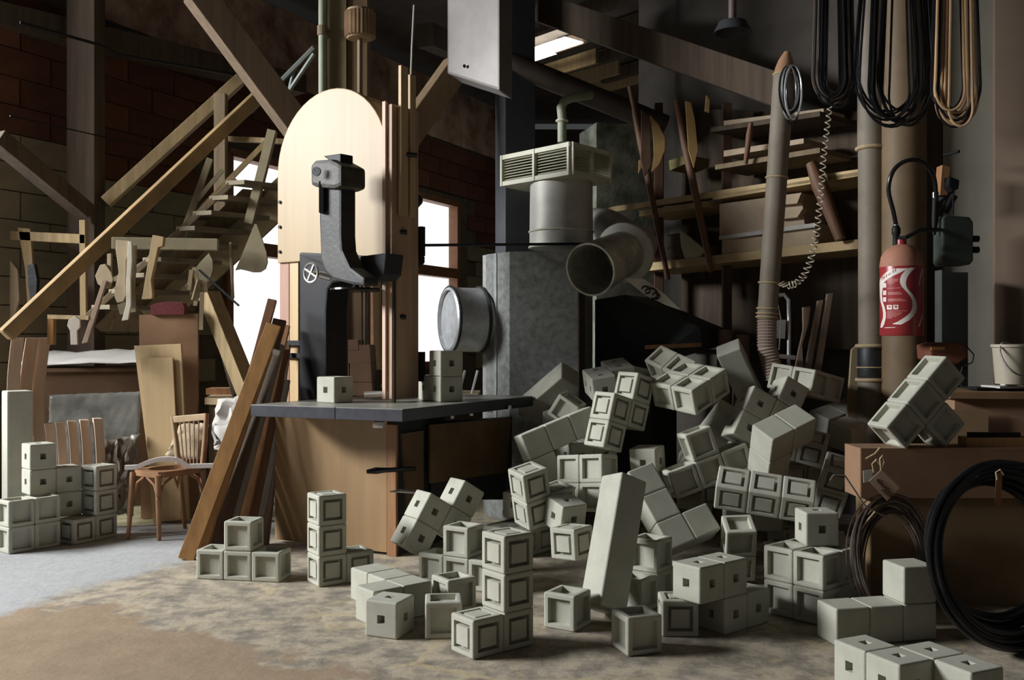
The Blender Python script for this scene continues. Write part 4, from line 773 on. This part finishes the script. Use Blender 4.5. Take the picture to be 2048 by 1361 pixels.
cbox('cardboard_box', 1.80, 2.95, 4.90, 5.13, .56, .818, card, 'long brown cardboard box carrying the tipped recessed T block')
cbox('cardboard_box', 1.86, 2.90, 4.92, 5.13, .0, .555, card2, 'ochre cardboard box underneath the long brown box')
for k, (x, y, lx, ly) in enumerate(((2.42, 5.0, .3, .1), (2.62, 5.07, .12, .08))): MB().box((x+.1, y, .842), (lx, ly, .05), .1*k).build('wood_offcut', wood_or, None, ['flat orange offcut on the cardboard box beside tipped block', 'small orange offcut at the far end of cardboard box'][k], 'offcut')
MB().bar(V((2.40, 5.0, .879)), V((2.66, 4.98, .879)), .03, .025).build('dark_stick', iron, None, 'short dark stick on the orange offcuts', 'stick')
tagm = mat('pinkish_paper_tag', (.50, .35, .26), .9, .08, 6)
tg = MB().slab([at(1738, 962, 4.64), at(1762, 940, 4.64), at(1799, 976, 4.64), at(1774, 1002, 4.64)], (0, -.004, 0)).build('paper_tag', tagm, None, 'pinkish paper tag tied to the steel strapping coil', 'tag')
rt2 = random.Random(3)
for i in range(7):
    c_ = at(1752+i*4.6, 962+i*4.7, 4.634)
    MB().tube([c_, c_+V((.008, 0, .010+.006*(i % 3))), c_+V((.004, 0, -.008)), c_+V((.014, 0, .004))], .0022, 5).build('handwriting', mat('brown_ink', (.10, .04, .025), .8, .1, 5), tg)
for i in range(4):
    c_ = at(1762+i*4.6, 982+i*4.2, 4.634); MB().tube([c_, c_+V((.006, 0, .008)), c_+V((.012, 0, -.004))], .002, 5).build('handwriting', MATS['brown_ink'], tg)
MB().slab([at(1726, 942, 4.70), at(1744, 940, 4.70), at(1746, 962, 4.70), at(1727, 966, 4.70)], (0, -.004, 0)).build('paper_tag', paper, None, 'small white paper tag tucked behind the pinkish tag', 'tag')
tw = MB(); tw.tube([at(1748, 945, 4.66), at(1745, 928, 4.64), at(1752, 920, 4.64), at(1760, 930, 4.64), at(1762, 940, 4.64), at(1760, 918, 4.63), at(1764, 912, 4.63), at(1768, 925, 4.63), at(1762, 938, 4.64)], .005, 6); tw.tube([at(1732, 918, 4.66), at(1750, 908, 4.66), at(1760, 896, 4.66)], .005, 6)
tw.build('twine_knot', twine, None, 'knotted jute twine holding the paper tags', 'twine', smooth=True)
# steel strapping coil
sc_ = empty('strapping_coil', (1.80, 4.78, 0), 'upright coil of thin brown steel strapping beside cardboard boxes', 'coil')
rnd = random.Random(2); strap = mat('brown_steel_strap', (.10, .066, .05), .5, .4, 9, metal=.3); straps = mat('shiny_steel_strap', (.26, .23, .21), .4, .2, 9, metal=.5)
for k in range(34):
    rr = .285+rnd.uniform(-.035, .015); c_ = V((1.88+rnd.uniform(-.025, .025), 4.705+rnd.uniform(-.012, .012), rr+.012))
    MB().ring(c_, rr, .0035, (.55+rnd.uniform(-.04, .04), -.82, .14+rnd.uniform(-.04, .04)), 40, 5, wob=.008).build('strap_loop', strap if k % 4 else straps, sc_, smooth=True)
MB().tube([at(1660, 962, 4.62), at(1668, 950, 4.62), at(1690, 952, 4.62), at(1712, 985, 4.62), at(1728, 1010, 4.62), at(1750, 1024, 4.62), at(1775, 1036, 4.64)], .004, 6).build('loose_strap', straps, sc_, smooth=True)
MB().tube([at(1750, 1024, 4.61), at(1732, 1045, 4.60), at(1712, 1072, 4.58)], .004, 6).build('loose_twine', twine, sc_, smooth=True)
# big black hose coil
hcn = empty('hose_coil', (2.19, 4.27, 0), 'large upright coil of shiny black hose standing before the cardboard boxes', 'coil')
rnd = random.Random(5)
for k in range(24):
    rr = .405-.0035*k+rnd.uniform(-.03, .008); cz = .395+rnd.uniform(-.01, .02)
    MB().ring(V((2.19+rnd.uniform(-.015, .02), 4.27+(k-12)*.0075, cz+.02)), rr, .0125, (.28, -1, .14+rnd.uniform(-.03, .03)), 64, 8, wob=.004).build('hose_loop', black, hcn, smooth=True)
MB().slab([at(1992, 948, 4.17), at(2004, 946, 4.17), at(2000, 1015, 4.17), at(1988, 1010, 4.17)], (0, -.006, 0)).build('hose_tag', mat('brown_tag', (.2, .09, .04), .8, .1, 5), hcn)
MB().tube([at(1994, 960, 4.165), at(1992, 945, 4.165), at(2000, 940, 4.165), at(2007, 950, 4.165)], .004, 6).build('tag_string', twine, hcn, smooth=True)
# hanging coils overhead
def hang(name, cx, bot, rx, top, d, n, m_, label, seed):
    rnd = random.Random(seed); e = empty(name, at(cx, bot, d), label, 'coil', 'coils hanging from the roof')
    for k in range(n):
        x_ = cx+rnd.uniform(-rx*.35, rx*.35); b_ = bot+rnd.uniform(-28, 6); w_ = rx*rnd.uniform(.55, 1); dd = d+rnd.uniform(-.1, .1)
        pts = [at(x_-w_*.5, top, dd), at(x_-w_*.8, (top+b_)/2, dd), at(x_-w_*.96, b_-w_*2.4, dd)]
        for i in range(17):
            a = math.pi*i/16; pts.append(at(x_-w_*math.cos(a)**1, b_-w_*1.5+w_*1.5*math.sin(a), dd+.02*math.cos(a)))
        if top > 0:
            pts = [at(x_+w_*math.cos(i*math.pi/12), (b_+top)/2+(b_-top)/2*math.sin(i*math.pi/12), dd+.03*math.cos(i*math.pi/12)) for i in range(24)]
        else: pts += [at(x_+w_*.96, b_-w_*2.4, dd-.02), at(x_+w_*.8, (top+b_)/2, dd), at(x_+w_*.5, top, dd)]
        MB().tube(pts, .007, 6, closed=True).build('coil_loop', m_ if not isinstance(m_, list) else m_[k % len(m_)], e, smooth=True)
tanh = mat('tan_hose', (.44, .28, .15), .4, .15, 9)
hang('hanging_coil', 1795, 250, 66, -330, 5.62, 15, [black, iron], 'bunch of black hose loops hanging over the thick grey pipe', 1)
hang('hanging_coil', 1908, 248, 42, -330, 5.25, 20, [tanh, tanh, black], 'bunch of tan hose loops hanging in front of the grey wall edge', 2)
hang('hanging_coil', 1582, 248, 20, 130, 6.40, 7, [galv, black, iron], 'small loop of grey cable hung over the slanted pipe', 3)
hang('hanging_coil', 1668, 215, 34, -330, 5.72, 15, [black, mat('brown_cable', (.1, .07, .05), .4, .2, 9), black, iron], 'bunch of dark cable loops hanging above the coiled air hose', 4)
lampm = empty('roof_lamp', at(1465, 70, 7.0), 'dark enamel lamp hanging from a pale pipe under the roof', 'lamp'); lc_ = at(1465, 66, 7.0)
MB().lathe([(.03, .1), (.1, .08), (.14, .0), (.13, .0), (.09, .07)], lc_, seg=28, caps=False).build('lamp_shade', darkm, lampm, smooth=True); MB().tube([lc_+V((0, 0, .08)), V((lc_.x, lc_.y, 5.4))], .03, 10).build('lamp_pipe', mat('pinkish_pipe', (.14, .1, .095), .6, .1, 5), lampm, smooth=True)
# ---------------------------------------------------------------- concrete blocks
CU = .17
def block_mesh(kind):
    bm = bmesh.new(); bmesh.ops.create_cube(bm, size=CU*.997)
    bmesh.ops.bevel(bm, geom=bm.edges[:], offset=.0095, segments=3, profile=.5, affect='EDGES')
    big = [f for f in bm.faces if f.calc_area() > .4*CU*CU]
    def inset(t, d=0): bmesh.ops.inset_individual(bm, faces=big, thickness=t, depth=d, use_even_offset=True)
    if kind == 'H': inset(.0555); inset(.0008, -.05)
    if kind == 'T': inset(.0145); inset(.003, -.026)
    if kind == 'R': inset(.0165); inset(.0006, -.03); inset(.0155); inset(.0006, .029)
    for f in bm.faces: f.smooth = f.calc_area() < 1e-4*8 and False
    me = bpy.data.meshes.new('cube_'+{'H': 'holed', 'T': 'recessed', 'R': 'ringed', 'G': 'smooth'}[kind]); bm.to_mesh(me); bm.free(); me.materials.append(concrete); return me
BM = {k: block_mesh(k) for k in 'HTRG'}
BLOCKS = [
('T',"pyramid of four recessed concrete cubes standing beside leaning brown slats",[(0,0,0),(0,1,0),(0,2,0),(0,1,1)],(-1.318,5.383,0),(0.0,0,80.0)),
('R',"three-high column of ring-faced concrete cubes before the plywood saw base",[(0,0,0),(0,0,1),(0,0,2),(1,0,0)],(-1.074,5.279,0),(0.0,0,34.6)),
('G',"smooth J-shaped concrete block lying flat on floor before the saw base",[(1,0,0),(1,1,0),(1,2,0),(0,0,0)],(-0.663,4.544,0),(0.0,0,39.8)),
('H',"single holed concrete cube in front of the smooth flat J-shaped block",[(0,0,0)],(-0.526,4.347,0),(0.0,0,67.9)),
('T',"single recessed concrete cube between single holed cube and ring-faced tower",[(0,0,0)],(-0.399,4.354,0),(0.0,0,4.9)),
('T',"single recessed concrete cube directly behind smooth J block, touching no tower",[(0,0,0)],(-0.320,4.751,0),(0.0,0,34.8)),
('R',"L-shaped ring-faced concrete tower standing upright on the bare floor",[(0,0,0),(1,0,0),(1,0,1),(1,0,2)],(-0.166,4.070,0),(0.0,0,38.7)),
('T',"single recessed concrete cube at foot of tall leaning concrete bar",[(0,0,0)],(0.294,4.458,0),(0.0,0,57.9)),
('T',"lone recessed concrete cube standing out on open floor before holed S block",[(0,0,0)],(0.501,4.113,0),(0.0,0,19.6)),
('H',"stepped S-shaped concrete block with square holes standing on the floor",[(0,0,1),(1,0,1),(1,0,0),(2,0,0)],(0.854,4.311,0),(0.0,0,38.1)),
('R',"single shaded ring-faced cube tucked under the holed stepped block",[(0,0,0)],(0.694,4.395,0),(0.0,0,-1.6)),
('T',"recessed square of four concrete cubes directly carrying a single holed cube",[(0,0,0),(1,0,0),(0,1,0),(1,1,0)],(1.491,4.546,0.170),(0.0,0,40.3)),
('T',"shaded recessed square of four cubes on floor beneath its twin square",[(0,0,0),(1,0,0),(0,1,0),(1,1,0)],(1.491,4.546,0),(0.0,0,40.3)),
('H',"single holed concrete cube on top of two stacked recessed squares",[(0,0,0)],(1.472,4.757,0.340),(0.0,0,2.7)),
('G',"smooth L-shaped concrete block with upright cube touching black hose coil",[(0,0,0),(1,0,0),(2,0,0),(2,0,1)],(1.451,4.250,0),(0.0,0,12.2)),
('H',"zigzag concrete block with square holes lying flat at foot of hose coil",[(0,0,0),(0,1,0),(1,0,0),(1,-1,0)],(1.433,3.513,0),(0.0,0,24.3)),
('R',"L-shaped ring-faced block in the low block wall beside wooden chair",[(0,0,0),(1,0,0),(1,0,1),(1,0,2)],(-2.943,6.376,0),(0.0,0,59.0)),
('T',"upright square of recessed cubes in the low wall below holed S block",[(0,0,0),(1,0,0),(0,0,1),(1,0,1)],(-3.231,6.098,0),(0.0,0,52.4)),
('H',"tall S-shaped holed block topping the low block wall near chair",[(0,0,2),(0,0,3),(1,0,1),(1,0,2)],(-3.215,6.335,0),(0.0,0,44.9)),
('H',"single pale holed concrete cube standing on the bandsaw table",[(0,0,0)],(-1.145,6.125,0.970),(0.0,0,53.8)),
('H',"three holed concrete cubes joined in a corner on the bandsaw table",[(0,0,0),(0,1,0),(0,0,1)],(-0.470,6.231,0.970),(0.0,0,31.1)),
('B',"plain pale concrete bar propped behind the bandsaw table corner",[(0,0,0),(0,0,-1),(0,0,-2)],(0.249,6.890,1.018),(49.8,28.8,25.9)),
('T',"tilted recessed concrete cube between plain bar and smooth grooved row",[(0,0,0)],(0.366,6.363,0.787),(34.5,-5.7,67.9)),
('G',"smooth grooved concrete L block leaning beside the bandsaw table",[(0,0,0),(1,0,0),(2,0,0),(0,0,-1)],(0.114,5.928,0.626),(-9.3,-19.9,18.4)),
('R',"tilted ring-faced S-shaped block standing high on the pile",[(0,0,0),(0,0,-1),(1,0,1),(1,0,0)],(0.584,5.706,0.898),(1.6,15.7,41.7)),
('T',"tilted square of four recessed cubes near the top of pile",[(0,0,0),(0,1,0),(1,0,0),(1,1,0)],(1.113,5.733,0.919),(7.5,-22.4,36.8)),
('T',"pair of recessed cubes tipped up behind the tilted recessed square",[(0,0,0),(0,-1,0)],(1.059,6.445,1.068),(24.0,-38.3,22.0)),
('B',"plain concrete bar rising steeply at the very top of pile",[(0,0,0),(0,0,-1),(0,0,-2)],(1.624,6.483,1.185),(-23.7,-24.2,80.2)),
('H',"holed S-shaped block tilted beside the corrugated hose end",[(0,0,0),(0,0,-1),(1,0,1),(1,0,0)],(1.404,5.753,0.963),(-13.3,30.4,7.9)),
('T',"recessed concrete square at top of pile below leaning wooden strips",[(0,0,0),(0,1,0),(1,0,0),(1,1,0)],(1.883,6.000,1.026),(6.8,10.7,38.9)),
('G',"smooth grooved L block with two-cube top resting above ring-faced row",[(0,0,0),(1,0,0),(0,0,-1)],(1.462,5.383,0.678),(29.0,-19.2,25.4)),
('G',"smooth row of cubes lying behind the pile beside the grey pipe",[(0,0,0),(1,0,0),(2,0,0),(2,0,-1)],(2.158,6.539,0.679),(20.1,-12.3,30.6)),
('G',"smooth single cube tilted right beside the standing grey pipe",[(0,0,0)],(2.142,6.006,0.653),(13.4,-13.2,34.3)),
('R',"small visible ring-faced pair wedged under smooth grooved L block",[(0,0,0),(0,1,0)],(1.963,6.018,0.558),(14.5,-26.8,63.0)),
('R',"yellowish ring-faced pair tilted against the cardboard box",[(0,0,0),(0,0,-1)],(1.951,5.521,0.461),(15.6,-28.0,66.3)),
('R',"row of ring-faced cubes pitched forward above the recessed stack",[(0,0,0),(0,1,0),(0,2,0)],(1.579,5.014,0.399),(8.6,-33.9,69.5)),
('G',"smooth four-cube L block sliding face-up down the pile beside leaning bar",[(0,0,0),(0,1,0),(0,2,0),(1,2,0)],(0.666,5.480,0.620),(-123.6,-16.9,20.0)),
('H',"holed upright two-cube block in the middle of pile above sliding L block",[(0,0,0),(0,0,-1)],(0.868,5.687,0.555),(-2.3,-3.9,61.9)),
('T',"recessed T-shaped block tipped in the middle of the pile",[(0,0,0),(0,0,-1),(-1,0,-1),(1,0,-1)],(1.073,5.592,0.656),(-2.3,-19.3,8.5)),
('B',"short plain bar propped between recessed T block and recessed square",[(0,0,0),(0,0,-1),(0,0,-2)],(1.239,6.093,0.803),(28.7,29.8,2.4)),
('T',"recessed two-cube block tipped backwards below the ring-faced row",[(0,0,0),(0,0,-1)],(1.188,5.285,0.164),(23.5,-2.7,-2.8)),
('H',"holed zigzag block lying flat on top of the pile near plain bar",[(0,0,0),(0,1,0),(1,1,0),(1,2,0)],(0.554,6.369,0.952),(9.6,-9.6,5.2)),
('G',"smooth single cube peeking out behind the tilted ring-faced block",[(0,0,0)],(0.979,6.923,0.950),(12.7,-17.9,70.9)),
('H',"holed S-shaped block tilted against the shaded end of the saw base",[(0,0,0),(0,0,-1),(1,0,1),(1,0,0)],(-0.543,5.456,0.350),(0.1,32.3,35.4)),
('T',"T-shaped recessed block standing on floor behind the ring-faced tower",[(0,0,1),(0,0,0),(0,1,0),(0,-1,0)],(-0.242,5.228,0),(0.0,0,59.2)),
('R',"ring-faced three-cube block leaning over recessed T block",[(0,0,0),(0,0,-1),(1,0,-1)],(0.082,5.369,0.448),(8.5,-13.3,30.2)),
('T',"upright square of recessed cubes facing out under the ring-faced S block",[(0,0,0),(0,1,0),(0,0,-1),(0,1,-1)],(0.532,5.596,0.537),(-5.9,7.1,49.2)),
('H',"single holed cube leaning left of the tall leaning concrete bar",[(0,0,0)],(0.266,5.301,0.284),(14.2,-1.9,31.3)),
('R',"single ring-faced cube tucked against the tall leaning concrete bar",[(0,0,0)],(0.342,5.077,0.192),(-3.2,-0.8,49.8)),
('B',"tall plain concrete bar leaning out from the pile to the floor",[(0,0,0),(0,0,-1),(0,0,-2),(0,0,-3)],(0.527,4.767,0.556),(-14.7,22.6,28.6)),
('T',"stepped recessed block on floor right beside the tall leaning bar",[(0,0,0),(1,0,0),(1,0,1),(2,0,0)],(0.651,4.747,0),(0.0,0,54.1)),
('T',"recessed T-shaped block tipped on the edge of cardboard box",[(0,0,0),(0,1,0),(0,2,0),(1,1,0)],(1.871,5.021,0.934),(91.8,44.2,15.8)),
('G',"smooth square of four concrete cubes buried deep inside the pile",[(0,0,0),(1,0,0),(0,1,0),(1,1,0)],(1.820,5.350,0),(0.0,0,84.6)),
('H',"holed square of four concrete cubes buried deep inside the pile",[(0,0,0),(1,0,0),(0,1,0),(1,1,0)],(1.820,5.830,0),(0.0,0,31.8)),
('T',"recessed square of four concrete cubes buried deep inside the pile",[(0,0,0),(1,0,0),(0,1,0),(1,1,0)],(1.820,6.630,0),(0.0,0,15.3)),
('R',"ring-faced square of four concrete cubes buried deep inside the pile",[(0,0,0),(1,0,0),(0,1,0),(1,1,0)],(0.060,5.990,0),(0.0,0,50.0)),
('G',"smooth square of four concrete cubes buried deep inside the pile",[(0,0,0),(1,0,0),(0,1,0),(1,1,0)],(0.060,6.470,0),(0.0,0,23.0)),
('H',"holed square of four concrete cubes buried deep inside the pile",[(0,0,0),(1,0,0),(0,1,0),(1,1,0)],(0.220,6.150,0.200),(0.0,0,56.7)),
('T',"recessed square of four concrete cubes buried deep inside the pile",[(0,0,0),(1,0,0),(0,1,0),(1,1,0)],(2.140,6.470,0.200),(0.0,0,64.6)),
('R',"ring-faced square of four concrete cubes buried deep inside the pile",[(0,0,0),(1,0,0),(0,1,0),(1,1,0)],(1.660,6.630,0.200),(0.0,0,68.4)),
('G',"smooth square of four concrete cubes buried deep inside the pile",[(0,0,0),(1,0,0),(0,1,0),(1,1,0)],(1.660,5.830,0.200),(0.0,0,81.1)),
('H',"holed square of four concrete cubes buried deep inside the pile",[(0,0,0),(1,0,0),(0,1,0),(1,1,0)],(2.140,6.790,0.370),(0.0,0,67.9)),
('T',"recessed square of four concrete cubes buried deep inside the pile",[(0,0,0),(1,0,0),(0,1,0),(1,1,0)],(2.140,6.310,0.370),(0.0,0,82.2)),
('R',"ring-faced square of four concrete cubes buried deep inside the pile",[(0,0,0),(1,0,0),(0,1,0),(1,1,0)],(0.060,6.310,0.370),(0.0,0,7.5)),
('G',"smooth square of four concrete cubes buried deep inside the pile",[(0,0,0),(1,0,0),(0,1,0),(1,1,0)],(1.660,5.990,0.370),(0.0,0,43.2)),
('H',"holed square of four concrete cubes buried deep inside the pile",[(0,0,0),(1,0,0),(0,1,0),(1,1,0)],(0.380,6.150,0.540),(0.0,0,21.4)),
('T',"recessed square of four concrete cubes buried deep inside the pile",[(0,0,0),(1,0,0),(0,1,0),(1,1,0)],(1.980,6.630,0.540),(0.0,0,50.5)),
('R',"ring-faced square of four concrete cubes buried deep inside the pile",[(0,0,0),(1,0,0),(0,1,0),(1,1,0)],(1.660,6.310,0.540),(0.0,0,66.0)),
('G',"smooth square of four concrete cubes buried deep inside the pile",[(0,0,0),(0,0,1),(1,0,0),(1,0,1)],(0.380,6.630,0.540),(0.0,0,77.2)),
]
bars = {}
for kind, label, cells, pos, rot in BLOCKS:
    e = empty('concrete_block', pos, label, 'concrete block', 'cast concrete blocks'); R = Euler([math.radians(a) for a in rot]); e.rotation_euler = R
    if kind == 'B':
        n = len(cells)
        if n not in bars:
            bm = bmesh.new(); bmesh.ops.create_cube(bm, size=1); bmesh.ops.scale(bm, vec=(CU, CU, CU*n), verts=bm.verts); bmesh.ops.bevel(bm, geom=bm.edges[:], offset=.011, segments=3, profile=.5, affect='EDGES')
            me = bpy.data.meshes.new('plain_bar'); bm.to_mesh(me); bm.free(); me.materials.append(concrete); bars[n] = me
        o = bpy.data.objects.new('bar', bars[n]); COL.objects.link(o); o.parent = e; o.location = (CU/2, CU/2, CU*(1-n/2)); continue
    for c in cells:
        o = bpy.data.objects.new('cube', BM[kind]); COL.objects.link(o); o.parent = e; o.location = [(a+.5)*CU for a in c]
